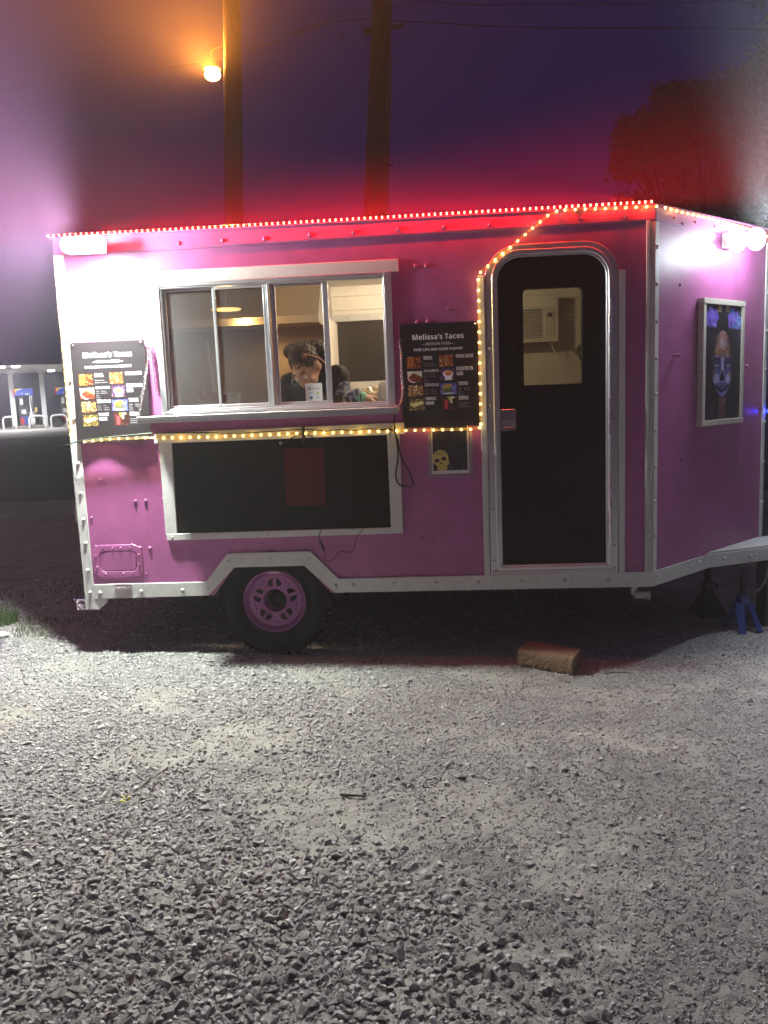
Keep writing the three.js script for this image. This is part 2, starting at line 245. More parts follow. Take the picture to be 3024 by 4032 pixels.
// ------------------------------------------------------------------ serving window
{
  const fr = part(trailer, 'window_frame', [
    box(0.612, 0.652, 1.622, 2.438, 0.002, 0.020), box(2.062, 2.108, 1.622, 2.438, 0.002, 0.020), box(0.652, 2.062, 1.622, 1.642, 0.002, 0.026), box(0.652, 2.062, 2.412, 2.438, 0.002, 0.020),
    box(0.652, 0.664, 1.642, 2.412, -0.032, 0.012), box(2.052, 2.062, 1.642, 2.412, -0.032, 0.012), box(0.664, 2.052, 1.642, 1.655, -0.032, 0.014), box(0.664, 2.052, 2.402, 2.412, -0.032, 0.014),
    box(1.334, 1.346, 1.655, 2.402, -0.012, 0.016), box(1.350, 1.362, 1.655, 2.402, -0.030, 0.004), box(1.322, 1.331, 1.655, 2.402, -0.02, 0.006)], P.alu);
  part(fr, 'header_board', plate([[0.600, 2.4385], [2.154, 2.4385], [2.154, 2.508], [0.600, 2.508]], [], 0.002, 0.017, 0.003), P.white);
  const sash = (x0, x1, z, pane, mat) => { const s = part(trailer, 'window_sash', [box(x0, x0 + 0.018, 1.656, 2.401, z, z + 0.012), box(x1 - 0.018, x1, 1.656, 2.401, z, z + 0.012), box(x0 + 0.018, x1 - 0.018, 1.656, 1.674, z, z + 0.012), box(x0 + 0.018, x1 - 0.018, 2.385, 2.401, z, z + 0.012)], P.alu); const g = new THREE.PlaneGeometry(x1 - x0 - 0.02, 0.73); g.translate((x0 + x1) / 2, 2.03, z + 0.006); part(s, 'pane', metreUV(g), mat); return s; };
  const dusty = phy({ color: col([0.75, 0.75, 0.75]), transmission: 1, thickness: 0, roughness: 0.03, ior: 1.5 });
  const screenMat = std({ color: col([0.105, 0.10, 0.105]), roughness: 0.85, transparent: true, opacity: 0.64, map: rep(T.dirtyWhite, 2) });
  for (const [x0, x1] of [[0.664, 1.003], [0.985, 1.322]]) { const s = sash(x0, x1, x0 > 0.9 ? -0.006 : -0.022, 'pane', dusty); const g = new THREE.PlaneGeometry(x1 - x0 - 0.022, 0.728).translate((x0 + x1) / 2, 2.03, x0 > 0.9 ? -0.006 : -0.022); part(s, 'insect_screen', metreUV(g), screenMat); }
  const s3 = sash(1.362, 1.706, -0.024, 'pane', P.glass);
  part(s3, 'stile', [box(1.676, 1.712, 1.656, 2.401, -0.011, 0.002)], P.alu);
  // black fold-down hatch panel framed in white below the window
  const hp = part(trailer, 'hatch_panel', plate([[0.640, 0.84], [2.062, 0.84], [2.062, 1.455], [0.640, 1.455]], [], 0.001, 0.009, 0.001), P.blackMatte);
  part(hp, 'frame_board', plate([[0.578, 0.8505], [0.650, 0.8505], [0.656, 1.443], [0.578, 1.443]], [], 0.001, 0.020, 0.003), P.white);
  part(hp, 'frame_board', plate([[2.052, 0.8505], [2.122, 0.8505], [2.122, 1.443], [2.050, 1.443]], [], 0.001, 0.020, 0.003), P.white);
  const fb1 = part(hp, 'frame_board', plate([[0.583, 0.811], [1.32, 0.8135], [1.32, 0.850], [0.583, 0.8475]], [], 0.001, 0.022, 0.003), P.white);
  part(hp, 'frame_board', plate([[1.3225, 0.8135], [2.123, 0.816], [2.123, 0.850], [1.3225, 0.850]], [], 0.001, 0.021, 0.003), P.white);
  part(hp, 'frame_board', plate([[0.553, 1.444], [2.154, 1.446], [2.154, 1.515], [0.556, 1.506]], [], 0.001, 0.024, 0.003), P.white);
  rivets(fb1, [[0.62, 0.83], [0.9, 0.832], [1.25, 0.832]], 0.021, smallG, P.white);
  // small window above: fold-down serving shelf hung on chains
  const sh = part(trailer, 'serving_shelf', [box(0.536, 2.135, 1.592, 1.618, 0.006, 0.262, 0.003), box(0.536, 2.135, 1.578, 1.592, 0.235, 0.2615, 0.001)], P.aluDull);
  for (const x of [0.75, 1.35, 1.95]) part(sh, 'hinge', [rod(V(x - 0.05, 1.619, 0.03), V(x + 0.05, 1.619, 0.03), 0.006)], P.steel);
  const plateM = phy({ color: col([0.14, 0.010, 0.016]), transmission: 0.35, thickness: 0, roughness: 0.25, map: rep(T.dirtyWhite, 2) });
  part(trailer, 'acrylic_plate', plate([[1.380, 1.012], [1.639, 1.010], [1.643, 1.375], [1.382, 1.380]], [], 0.012, 0.017, 0), plateM);
  const br = part(trailer, 'hatch_latch', [box(1.511, 1.529, 1.43, 1.515, 0.025, 0.034), rod(V(1.52, 1.48, 0.03), V(1.52, 1.41, 0.05), 0.005), rod(V(1.512, 1.475, 0.04), V(1.381, 1.419, 0.05), 0.0028), rod(V(1.53, 1.475, 0.04), V(1.646, 1.412, 0.05), 0.0028)], P.iron);
  part(trailer, 'hatch_catch', [box(2.062, 2.076, 1.425, 1.485, 0.0245, 0.031)], P.steel);
  part(br, 'pull_ring', new THREE.TorusGeometry(0.008, 0.0022, 6, 14).translate(1.375, 1.416, 0.052), P.chrome);
}
// ------------------------------------------------------------------ side door
{
  part(trailer, 'door_trim', [box(2.636, 2.674, 0.526, 2.388, 0.002, 0.022)], P.white);
  part(trailer, 'door_trim', [box(3.478, 3.518, 0.526, 2.380, 0.002, 0.020)], P.white);
  const fr = part(trailer, 'door_frame', [
    plate(roundRect(THREE.Shape, 2.680, 3.474, 0.526, 2.556, 0.20, 0), [roundRect(THREE.Path, 2.722, 3.432, 0.560, 2.520, 0.165, 0)], 0.001, 0.014, 0.003),
    plate(roundRect(THREE.Shape, 2.720, 3.434, 0.556, 2.522, 0.166, 0), [roundRect(THREE.Path, 2.737, 3.418, 0.576, 2.500, 0.150, 0)], -0.02, 0.030, 0.003),
    plate(roundRect(THREE.Shape, 2.740, 3.416, 0.577, 2.498, 0.148, 0), [roundRect(THREE.Path, 2.752, 3.404, 0.588, 2.485, 0.138, 0)], -0.02, 0.022, 0.002)], P.alu);
  for (const y of [0.62, 0.95, 1.27, 1.6, 1.95]) { const m = part(fr, 'screw', smallG, P.aluDull); m.position.set(2.70, y, 0.014); }
  for (const y of [0.7, 1.05, 1.5]) { const m = part(fr, 'screw', smallG, P.aluDull); m.position.set(3.455, y, 0.014); }
  const door = part(trailer, 'door', plate(roundRect(THREE.Shape, 2.755, 3.401, 0.591, 2.482, 0.135, 0), [roundRect(THREE.Path, 2.903, 3.262, 1.714, 2.296, 0.03, 0.004)], -0.034, 0.004, 0.002), P.black);
  part(door, 'window_gasket', [plate(roundRect(THREE.Shape, 2.868, 3.288, 1.655, 2.322, 0.05), [roundRect(THREE.Path, 2.903, 3.262, 1.714, 2.296, 0.03, 0.004)], 0.004, 0.012, 0.003)], P.blackMatte);
  part(door, 'window_pane', metreUV(new THREE.PlaneGeometry(0.362, 0.586).translate(3.0825, 2.005, -0.012)), P.tint);
  const h = part(door, 'door_handle', [plate(roundRect(THREE.Shape, 2.757, 2.852, 1.446, 1.572, 0.012), [roundRect(THREE.Path, 2.770, 2.842, 1.462, 1.552, 0.006)], 0.004, 0.020, 0.003), box(2.770, 2.842, 1.462, 1.552, 0.003, 0.006, 0.001)], P.chrome);
  part(h, 'lock', [rod(V(2.79, 1.535, 0.006), V(2.79, 1.535, 0.016), 0.009, 12)], P.chrome);
  part(h, 'paddle', [box(2.773, 2.839, 1.466, 1.512, 0.008, 0.017, 0.003)], P.steel);
  for (const [a, b] of [[1.16, 0.72], [2.21, 1.93], [1.62, 1.40]]) { const g = []; const n = Math.max(3, Math.round(Math.abs(a - b) / 0.1)); for (let k = 0; k < n; k++) { const y0 = b + (a - b) * k / n, y1 = b + (a - b) * (k + 1) / n; g.push(rod(V(3.425, y0 + 0.002, 0.034), V(3.425, y1 - 0.002, 0.034), 0.0085, 10)); } part(door, 'hinge', g, P.chrome); }
  part(trailer, 'door_sill', [box(2.69, 3.46, 0.5265, 0.557, 0.004, 0.036, 0.003)], P.aluDull);
}
// ------------------------------------------------------------------ running gear
{
  const wx = 1.262, wy = 0.378, R = 0.366;
  const lathe = (pts, n = 64) => new THREE.LatheGeometry(pts.map((p) => new THREE.Vector2(...p)), n).rotateX(Math.PI / 2);   // axis along z, outer face +z
  const wheel = (z, out, detail) => {
    const tyre = lathe([[0.205, 0.075], [0.225, 0.097], [0.27, 0.108], [0.32, 0.104], [0.345, 0.09], [R - 0.004, 0.07], [R, 0.05], [R, -0.05], [R - 0.01, -0.085], [0.32, -0.104], [0.24, -0.10], [0.205, -0.08]], 72);
    const ribs = []; for (const a of [0.026, -0.022, 0.066]) ribs.push(new THREE.TorusGeometry(R + 0.001, 0.0035, 5, 72).translate(0, 0, a));
    for (const r of [0.24, 0.335]) ribs.push(new THREE.TorusGeometry(r, 0.003, 5, 72).translate(0, 0, 0.1055));
    const lugs = []; for (let k = 0; k < 60; k++) { const a = k / 60 * 6.2832; lugs.push(new THREE.BoxGeometry(0.016, 0.022, 0.045).translate(0, R - 0.003, 0.068).rotateX(0).applyMatrix4(new THREE.Matrix4().makeRotationZ(a))); }
    const w = part(trailer, 'wheel', [tyre, ...ribs, ...lugs].map((g) => g.deleteAttribute && metreUV(g)), P.rubber);
    w.position.set(wx, wy, z);
    if (!detail) return;
    // dished disc with five pairs of slots and a deep hub bore
    const discs = [];
    for (let k = 0; k < 5; k++) {
      const mid = Math.PI / 2 + k * Math.PI * 0.4, h = Math.PI * 0.2, P2 = (r, a) => new THREE.Vector2(r * Math.cos(mid + a), r * Math.sin(mid + a)), o = [];
      for (let i = 0; i <= 16; i++) o.push(P2(0.176, -h + 2 * h * i / 16));
      for (let i = 16; i >= 0; i--) o.push(P2(0.074, -h + 2 * h * i / 16));
      const s = new THREE.Shape(o);
      for (const sd of [-1, 1]) {
        s.holes.push(new THREE.Path([[0.011, 0.094], [0.038, 0.094], [0.047, 0.112], [0.040, 0.132], [0.026, 0.144], [0.011, 0.147]].map(([u, r]) => P2(Math.hypot(u, r), -sd * Math.atan2(u, r)))));
        const c = P2(0.143, sd * (h - 0.085)), ring = []; for (let i = 0; i < 10; i++) ring.push(new THREE.Vector2(c.x + 0.0058 * Math.cos(i * 0.628), c.y + 0.0058 * Math.sin(i * 0.628)));
        s.holes.push(new THREE.Path(ring));
      }
      discs.push(metreUV(new THREE.ExtrudeGeometry(s, { depth: 0.014, bevelEnabled: false }).translate(0, 0, 0.050)));
    }
    const rim = part(w, 'rim', [...discs, lathe([[0.166, -0.09], [0.170, 0.045], [0.176, 0.056], [0.190, 0.066], [0.197, 0.092], [0.207, 0.098], [0.209, 0.091], [0.203, 0.08]]), lathe([[0.080, 0.066], [0.074, 0.064], [0.071, 0.0], [0.069, -0.02]], 40)].map(metreUV), P.pinkRim);
    part(w, 'hub', [lathe([[0.0001, -0.02], [0.036, -0.02], [0.040, -0.06], [0.069, -0.062], [0.07, -0.09]], 32), new THREE.TorusGeometry(0.034, 0.004, 6, 24).translate(0, 0, -0.021), new THREE.TorusGeometry(0.022, 0.003, 6, 24).translate(0, 0, -0.019)].map(metreUV), P.iron);
    part(w, 'brake_drum', [lathe([[0.072, -0.075], [0.150, -0.075], [0.152, -0.1]], 32)].map(metreUV), P.iron);
  };
  wheel(-0.10, 1, true);
  part(trailer, 'wheel_well', [box(0.80, 1.72, 0.62, 0.80, -0.36, -0.034, 0), box(0.78, 0.80, 0.40, 0.80, -0.36, -0.034, 0), box(1.72, 1.74, 0.40, 0.80, -0.36, -0.034, 0)], P.blackMatte);
  const far = trailer.children.find((c) => c.name === 'wheel').clone(); far.position.set(wx, wy, W + 0.1); far.rotation.y = Math.PI; trailer.add(far);
  part(trailer, 'axle', [rod(V(wx, wy, -0.18), V(wx, wy, W + 0.18), 0.035, 12)], P.iron);
  part(trailer, 'chassis_rail', [box(0.05, 3.9, 0.40, 0.499, -0.44, -0.38), box(0.05, 3.9, 0.40, 0.499, W + 0.38, W + 0.44), box(3.5, 3.58, 0.39, 0.499, -0.37, W + 0.37, 0.002)], P.iron);
  for (const x of [0.7, 1.9]) part(trailer, 'leaf_spring', [0, 1, 2].map((k) => box(Math.min(x, wx) - 0.0 - 0, Math.max(x, wx), 0.35 + k * 0.012, 0.36 + k * 0.012, -0.44, -0.385, 0.001)), P.iron);
  part(trailer, 'stabiliser_foot', [rod(V(3.62, 0.335, -0.18), V(3.72, 0.335, -0.18), 0.035, 14), rod(V(3.70, 0.335, -0.18), V(3.712, 0.335, -0.18), 0.048, 14), box(3.60, 3.64, 0.33, 0.43, -0.20, -0.16)], P.aluDull);
  part(trailer, 'step_box', [box(3.78, 3.95, 0.36, 0.44, -0.9, -0.6)], P.iron);
  part(trailer, 'drawbar', [box(0, 1.5, 0.43, 0.51, -0.03, 0.03).rotateY(0.47).translate(4.2, 0, -0.52)], P.iron);
}

// ------------------------------------------------------------------ inside the trailer
{
  const dark = std({ color: col([0.022, 0.019, 0.017]), roughness: 0.25 });
  const fw = part(trailer, 'far_window', [box(1.40, 2.96, 2.345, 2.405, W + 0.03, W + 0.05), box(1.40, 2.96, 1.755, 1.82, W + 0.03, W + 0.05), box(1.40, 1.46, 1.82, 2.345, W + 0.03, W + 0.05), box(2.90, 2.96, 1.82, 2.345, W + 0.03, W + 0.05), box(2.18, 2.20, 1.82, 2.345, W + 0.02, W + 0.045)], P.aluDull);
  part(fw, 'shutter', box(1.46, 2.90, 1.82, 2.345, W - 0.01, W + 0.012, 0), dark);
  for (const x of [1.6, 1.78, 1.96, 2.14, 2.32]) for (const y of [2.376, 1.788]) { const m = part(fw, 'rivet', smallG, P.aluDull); m.position.set(x, y, W + 0.05); }
  part(trailer, 'wall_batten', [box(1.3, CX - 0.1, 1.665, 1.69, W + 0.03, W + 0.045), box(1.3, CX - 0.1, 2.44, 2.465, W + 0.03, W + 0.05), box(1.3, CX - 0.1, 2.56, 2.60, W + 0.03, W + 0.055)], P.inner);
  // stainless extractor hood on the far wall, its splashback and duct strip
  const hood = part(trailer, 'extractor_hood', [box(0.15, 1.46, 2.275, 2.335, -1.30, -1.285, 0.002)], P.steel);
  part(hood, 'hood_side', [box(1.445, 1.46, 2.275, 2.335, W + 0.03, -1.3005, 0.002)], P.steel);
  { const g = new THREE.BufferGeometry(); const q = [[0.15, 2.335, -1.29], [1.46, 2.335, -1.29], [1.46, 2.645, -1.55], [0.15, 2.335, -1.29], [1.46, 2.645, -1.55], [0.15, 2.645, -1.55], [1.46, 2.335, -1.29], [1.46, 2.335, W + 0.03], [1.46, 2.645, W + 0.03], [1.46, 2.335, -1.29], [1.46, 2.645, W + 0.03], [1.46, 2.645, -1.55]]; g.setAttribute('position', new THREE.Float32BufferAttribute(q.flat(), 3)); g.computeVertexNormals(); part(hood, 'hood_face', metreUV(g), P.steel); }
  part(trailer, 'splashback', [box(0.05, 1.44, 0.6, 2.32, W + 0.031, W + 0.036, 0)], std({ color: col([0.36, 0.34, 0.31]), metalness: 0.55, roughness: 0.45, bumpMap: rep(T.brushed, 1), bumpScale: 0.0005 }));
  part(trailer, 'partition', [box(1.462, 1.50, 1.0, 2.33, W + 0.032, -1.62, 0.002)], P.inner);
  part(trailer, 'paper_strip', [box(1.05, 1.16, 1.72, 2.22, W + 0.037, W + 0.040, 0)], std({ color: col([0.42, 0.38, 0.33]), roughness: 0.5 }));
  part(trailer, 'counter', [box(0.06, 2.6, 1.560, 1.590, -0.30, -0.052, 0.003), box(0.06, 3.4, 1.35, 1.40, W + 0.04, -1.42, 0.003)], P.steel);
}
function puckLamp(label, x, y, z, power, c, r = 0.11) {
  const t = thing('ceiling_lamp', label, 'lamp', [x, y, z]);
  part(t, 'lamp_housing', [new THREE.CylinderGeometry(r * 0.5, r, 0.012, 32).translate(0, 0.0105, 0), new THREE.CylinderGeometry(0.005, 0.005, 2.643 - y, 8).translate(0, (2.643 - y) / 2 + 0.01, 0)], P.white);
  part(t, 'lamp_glow', new THREE.CylinderGeometry(r, r * 0.97, 0.009, 32), std({ color: 0x222222, emissive: col(c), emissiveIntensity: 5, roughness: 1 }));
  const l = new THREE.PointLight(col(c), power); l.position.set(0, -0.05, 0); l.shadow.radius = 2; l.castShadow = true; t.add(l);
  return t;
}
puckLamp('flat round amber lamp glowing behind the left window panes', 0.81, 2.372, -1.0, LAMP.inside.puck, LAMP.inside.puckColor);
puckLamp('round white ceiling lamp inside the trailer between window and door', 2.50, 2.60, -1.05, LAMP.inside.main, LAMP.inside.color, 0.13);

{ // window air conditioner seen through the door glass
  const t = thing('air_conditioner', 'white window air conditioner with louvres seen through the door glass', 'air conditioner', [2.80, 2.085, -1.96]);
  const b = std({ color: col([0.58, 0.56, 0.49]), roughness: 0.5 });
  part(t, 'casing', [box(0, 0.60, 0, 0.385, -0.15, 0, 0.008)], b);
  part(t, 'top_panel', [box(0.02, 0.575, 0.285, 0.365, 0.002, 0.010, 0.003)], b);
  for (let k = 0; k < 14; k++) part(t, 'louvre', [box(0.02, 0.455, 0.042 + k * 0.0162, 0.051 + k * 0.0162, 0.002, 0.012, 0.002)], b);
  part(t, 'louvre_recess', [box(0.018, 0.457, 0.036, 0.272, 0.0005, 0.003, 0)], P.blackMatte);
  const cp = part(t, 'control_panel', [box(0.488, 0.568, 0.045, 0.268, 0.001, 0.006, 0.002)], std({ color: col([0.45, 0.43, 0.38]), roughness: 0.5 }));
  part(cp, 'display', [box(0.508, 0.545, 0.205, 0.240, 0.006, 0.008, 0)], P.blackMatte);
  for (const [x, y] of [[0.51, 0.17], [0.535, 0.15], [0.51, 0.12], [0.53, 0.09]]) part(cp, 'button', [box(x, x + 0.014, y, y + 0.012, 0.006, 0.008, 0.001)], b);
  part(t, 'power_cord', [tube([V(0.53, 0.0, 0.0), V(0.56, -0.085, 0.01), V(0.62, -0.235, 0.03), V(0.67, -0.465, 0.06), V(0.69, -0.735, 0.06)], 0.004)].map(metreUV), P.inner);
  const r = thing('wire_shelf', 'white wire shelf rails on the right behind the door glass', 'shelf', [3.45, 1.9, -1.55]);
  part(r, 'rail', [rod(V(-0.02, 0.37, 0), V(0.5, 0.37, 0), 0.004)], P.white); part(r, 'rail', [rod(V(-0.02, 0.33, 0), V(0.5, 0.33, 0), 0.004)], P.white); part(r, 'rail', [rod(V(-0.05, 0.0, 0), V(0.5, 0.0, 0), 0.005)], P.white);
  part(r, 'bracket', [rod(V(0.10, 0, 0), V(0.10, -0.05, 0), 0.004), rod(V(0.10, -0.05, 0), V(0.16, -0.05, 0), 0.004)], P.white);
  const bag = new THREE.SphereGeometry(0.1, 28, 20); const p = bag.attributes.position; for (let i = 0; i < p.count; i++) { const v = V(0, 0, 0).fromBufferAttribute(p, i), k = 1 + 0.3 * n3(v.x * 14, v.y * 14, v.z * 14); p.setXYZ(i, v.x * k * 1.3, v.y * k * 0.8, v.z * k); } bag.computeVertexNormals();
  const m = single('bundled_cloth', 'crumpled dark cloth resting on the wire shelf behind the door glass', 'cloth', bag, std({ color: col([0.10, 0.085, 0.07]), roughness: 0.9 })); m.position.set(3.62, 1.985, -1.55);
}
{ // things on the inside counter
  const pan = thing('steam_pan', 'stainless food pan with its lid tipped up at the right end of the window', 'pan', [2.03, 1.592, -0.17]);
  part(pan, 'tray', [plate(roundRect(THREE.Shape, -0.09, 0.07, -0.05, 0.05, 0.015), [roundRect(THREE.Path, -0.08, 0.06, -0.04, 0.04, 0.012)], 0, 0.05).rotateX(-Math.PI / 2), box(-0.08, 0.06, 0.0, 0.006, -0.04, 0.04, 0)], P.steel);
  const lid = part(pan, 'lid', [plate(roundRect(THREE.Shape, -0.045, 0.075, 0, 0.135, 0.022), [], 0, 0.008, 0.003), plate(roundRect(THREE.Shape, -0.03, 0.06, 0.015, 0.12, 0.02), [roundRect(THREE.Path, -0.024, 0.054, 0.021, 0.114, 0.016)], 0.008, 0.014, 0.002)], P.chrome); lid.position.set(-0.005, 0.052, -0.02); lid.rotation.set(-0.3, 0, -0.08); lid.material = P.aluDull;
  part(lid, 'knob', [new THREE.SphereGeometry(0.014, 12, 10).translate(0.02, 0.07, 0.018)], P.chrome);
  const bag = new THREE.SphereGeometry(0.075, 36, 26); const p = bag.attributes.position; for (let i = 0; i < p.count; i++) { const v = V(0, 0, 0).fromBufferAttribute(p, i), k = 1 + 0.22 * n3(v.x * 20, v.y * 20, v.z * 20) + 0.12 * n3(v.x * 60, v.y * 60, v.z * 60); p.setXYZ(i, v.x * k * 1.25, v.y * k * 0.95, v.z * k); } bag.computeVertexNormals();
  const m = single('plastic_bag', 'crumpled clear plastic bag of bread behind the hand at the window', 'plastic bag', metreUV(bag), phy({ color: col([0.75, 0.68, 0.55]), transmission: 0.5, thickness: 0, roughness: 0.3, ior: 1.4 })); m.position.set(1.905, 1.68, -0.62);
  const bun = single('bread_roll', 'pale bread roll inside the plastic bag behind the window', 'bread', new THREE.SphereGeometry(0.05, 20, 14).scale(1.3, 0.7, 1), std({ color: col([0.45, 0.30, 0.15]), roughness: 0.8 })); bun.position.set(1.9, 1.665, -0.62);
  const bx = thing('cardboard_box', 'dark box with a pale cut side standing behind the window sill', 'box', [1.762, 1.591, -0.13], 0);
  part(bx, 'box_body', [plate([[-0.125, 0], [0, 0], [0, 0.112], [-0.125, 0.112]], [], -0.05, 0.02, 0.001)], std({ color: col([0.055, 0.045, 0.04]), roughness: 0.8 }));
  part(bx, 'side_flap', [plate([[0.001, 0], [0.045, 0], [0.002, 0.108]], [], -0.01, -0.006, 0)], std({ color: col([0.55, 0.42, 0.28]), roughness: 0.8 }));
  const term = thing('card_terminal', 'small grey card terminal lying on the sill in front of the person', 'card terminal', [1.455, 1.591, -0.10], 0.05);
  part(term, 'terminal_body', [box(-0.055, 0.055, 0, 0.052, -0.05, 0.03, 0.008)], std({ color: col([0.35, 0.34, 0.32]), roughness: 0.4 }));
  part(term, 'keypad', [box(-0.035, 0.035, 0.0525, 0.055, -0.03, 0.015, 0.001)], P.blackMatte);
  const c = document.createElement('canvas'); c.width = 256; c.height = 300; const x = c.getContext('2d');
  x.fillStyle = '#dfe3e1'; x.fillRect(0, 0, 256, 300); x.fillStyle = '#222'; x.beginPath(); x.roundRect(40, 55, 46, 46, 11); x.fill(); x.fillStyle = '#dfe3e1'; x.beginPath(); x.roundRect(49, 64, 28, 28, 6); x.fill(); x.fillStyle = '#222'; x.fillRect(58, 73, 10, 10);
  x.font = '38px sans-serif'; x.fillText('Square', 98, 92); x.fillStyle = '#8fa6c4'; x.fillRect(55, 132, 60, 9); x.fillRect(55, 148, 60, 9);
  x.fillStyle = '#b8cc3a'; for (let k = 0; k < 6; k++) { x.beginPath(); x.ellipse(188 + 13 * Math.cos(k), 150 + 13 * Math.sin(k), 10, 7, k, 0, 7); x.fill(); }
  x.fillStyle = '#3f7fc4'; x.fillRect(62, 198, 44, 44); x.fillStyle = '#7f8a92'; x.fillRect(160, 214, 62, 10);
  const ct = new THREE.CanvasTexture(c); ct.colorSpace = THREE.SRGBColorSpace;
  const card = thing('payment_card_sign', 'white payment sign reading Square standing against the window pane', 'card sign', [1.5875, 1.6595, -0.045], 0);
  part(card, 'card', [box(-0.054, 0.054, 0, 0.125, -0.003, 0, 0)], P.white);
  part(card, 'card_print', new THREE.PlaneGeometry(0.108, 0.125).translate(0, 0.0625, 0.0015), std({ map: ct, roughness: 0.4 }));
}
{ // seen dimly behind the two left panes
  const roll = thing('paper_cup_stack', 'stack of printed pale paper cups behind the leftmost window pane', 'cups', [1.00, 1.592, -0.30]);
  part(roll, 'cup', [new THREE.CylinderGeometry(0.052, 0.044, 0.15, 24).translate(0, 0.075, 0)], std({ color: col([0.62, 0.52, 0.42]), roughness: 0.7 }));
  part(roll, 'cup_rim', [new THREE.TorusGeometry(0.053, 0.004, 6, 28).rotateX(Math.PI / 2).translate(0, 0.15, 0)], P.white);
  part(roll, 'print_band', [new THREE.CylinderGeometry(0.0495, 0.0485, 0.016, 24, 1, true).translate(0, 0.098, 0)], P.blackMatte);
  const t = thing('meat_slab', 'reddish hanging strip of food and pole behind the leftmost window pane', 'food', [0.86, 1.74, -0.34]);
  part(t, 'pole', [rod(V(0.0, 0.0, 0), V(-0.03, 0.36, 0), 0.011, 10)], P.woodWhite);
  part(t, 'slab', [tube([V(-0.09, 0.03, 0.02), V(-0.05, -0.02, 0.03), V(0.0, 0.0, 0.03), V(0.07, -0.03, 0.02), V(0.15, -0.09, 0.0)], 0.026, 10, 8)], std({ color: col([0.55, 0.18, 0.08]), roughness: 0.7 }));
}
// ------------------------------------------------------------------ lamps on the outside
{ // floodlight at the rear top corner, hung out from the roof trim and pointed down
  const t = thing('floodlight', 'blazing white floodlight under the roof edge at the rear corner', 'floodlight', [0.30, 2.655, 0.27]);
  part(t, 'lamp_housing', [box(-0.10, 0.10, -0.045, 0.035, -0.115, -0.072, 0.008), box(-0.11, 0.11, -0.052, 0.042, -0.0715, -0.060, 0.003)], P.white);
  for (let k = 0; k < 6; k++) part(t, 'cooling_fin', [box(-0.09 + k * 0.034, -0.084 + k * 0.034, -0.04, 0.03, -0.135, -0.1155, 0.001)], P.white);
  part(t, 'bracket', [box(-0.015, 0.015, 0.005, 0.013, -0.255, -0.115, 0.001), box(-0.04, 0.04, -0.02, 0.04, -0.256, -0.246, 0.001)], P.white);
  part(t, 'lamp_lens', [new RoundedBoxGeometry(0.26, 0.09, 0.10, 2, 0.035).translate(0, -0.008, -0.008)].map(metreUV), std({ color: 0x333333, emissive: col(LAMP.left.color), emissiveIntensity: 30, roughness: 1 }));
  const s = new THREE.SpotLight(col(LAMP.left.color), LAMP.left.spot, 0, 1.40, 0.9, 2); s.position.set(0, -0.03, 0.01); s.target.position.set(0.30 - 0.20, 2.61 - 2.0, 0.27 + 0.70); s.castShadow = true; s.shadow.radius = 3; t.add(s);
  const b = new THREE.PointLight(col(LAMP.left.color), LAMP.left.spill); b.position.set(0, -0.01, -0.005); b.castShadow = true; b.shadow.radius = 3; t.add(b);
  const gl = new THREE.SpotLight(col(LAMP.left.glareColor), LAMP.left.glare, 0, 1.3, 1, 2); gl.position.set(0, 0.0, 0.05); gl.target.position.set(0.30 - 0.75, 2.655 + 0.5, 0.32 + 0.45); gl.castShadow = true; gl.shadow.radius = 3; t.add(gl);
  const sd = new THREE.SpotLight(col([0.90, 0.55, 0.96]), LAMP.left.side, 0, 1.05, 1, 2); sd.position.set(-0.06, -0.01, 0.03); sd.target.position.set(0.24 - 1, 2.645 - 0.36, 0.30 + 0.3); sd.castShadow = true; sd.shadow.radius = 3; t.add(sd);
}
{ // twin-headed security light on the angled front wall
  const o = nose(0.86, 0, 2.60), t = thing('twin_floodlight', 'bright twin-headed security light high on the angled front wall', 'floodlight', [o.x, o.y, o.z], VA);
  part(t, 'base', [box(-0.05, 0.05, -0.04, 0.06, 0.001, 0.05, 0.008)], P.white);
  for (const [hx, hy, lx, lz] of [[-0.135, -0.015, -0.45, 1.2], [0.13, 0.015, 0.25, 1.2]]) {
    const h = new THREE.Group(); h.name = 'lamp_head'; t.add(h);
    part(h, 'arm', [rod(V(hx * 0.25, 0.01, 0.045), V(hx, hy, 0.08), 0.014, 10)], P.white);
    part(h, 'shade', [new THREE.CylinderGeometry(0.034, 0.026, 0.03, 24).rotateX(Math.PI / 2).translate(hx, hy, 0.09)], P.white);
    part(h, 'lamp_lens', [new THREE.SphereGeometry(0.085, 24, 14).scale(1, 0.85, 0.6).translate(hx, hy, 0.15)], std({ color: 0x333333, emissive: col(LAMP.right.color), emissiveIntensity: 26, roughness: 1 }));
    const dir = V(lx, -0.62, lz).applyAxisAngle(V(0, 1, 0), VA), s = new THREE.SpotLight(col(LAMP.right.color), LAMP.right.spot, 0, 1.25, 0.85, 2); s.position.set(hx, hy - 0.035, 0.15);
    const wp = V(hx, hy - 0.035, 0.15).applyAxisAngle(V(0, 1, 0), VA).add(o); s.target.position.copy(wp).add(dir); s.castShadow = true; s.shadow.radius = 2.5; t.add(s);
    const b = new THREE.PointLight(col(LAMP.right.color), LAMP.right.spill); b.position.set(hx, hy - 0.01, 0.15); b.castShadow = true; b.shadow.radius = 2.5; t.add(b);
    const gl = new THREE.SpotLight(col(LAMP.right.color), LAMP.right.glare, 0, 1.3, 1, 2), gd = V(0.25, 0.75, 0.8).applyAxisAngle(V(0, 1, 0), VA); gl.position.set(hx, hy, 0.21); gl.target.position.copy(V(hx, hy, 0.21).applyAxisAngle(V(0, 1, 0), VA).add(o)).add(gd); gl.castShadow = true; gl.shadow.radius = 2.5; t.add(gl);
  }
}
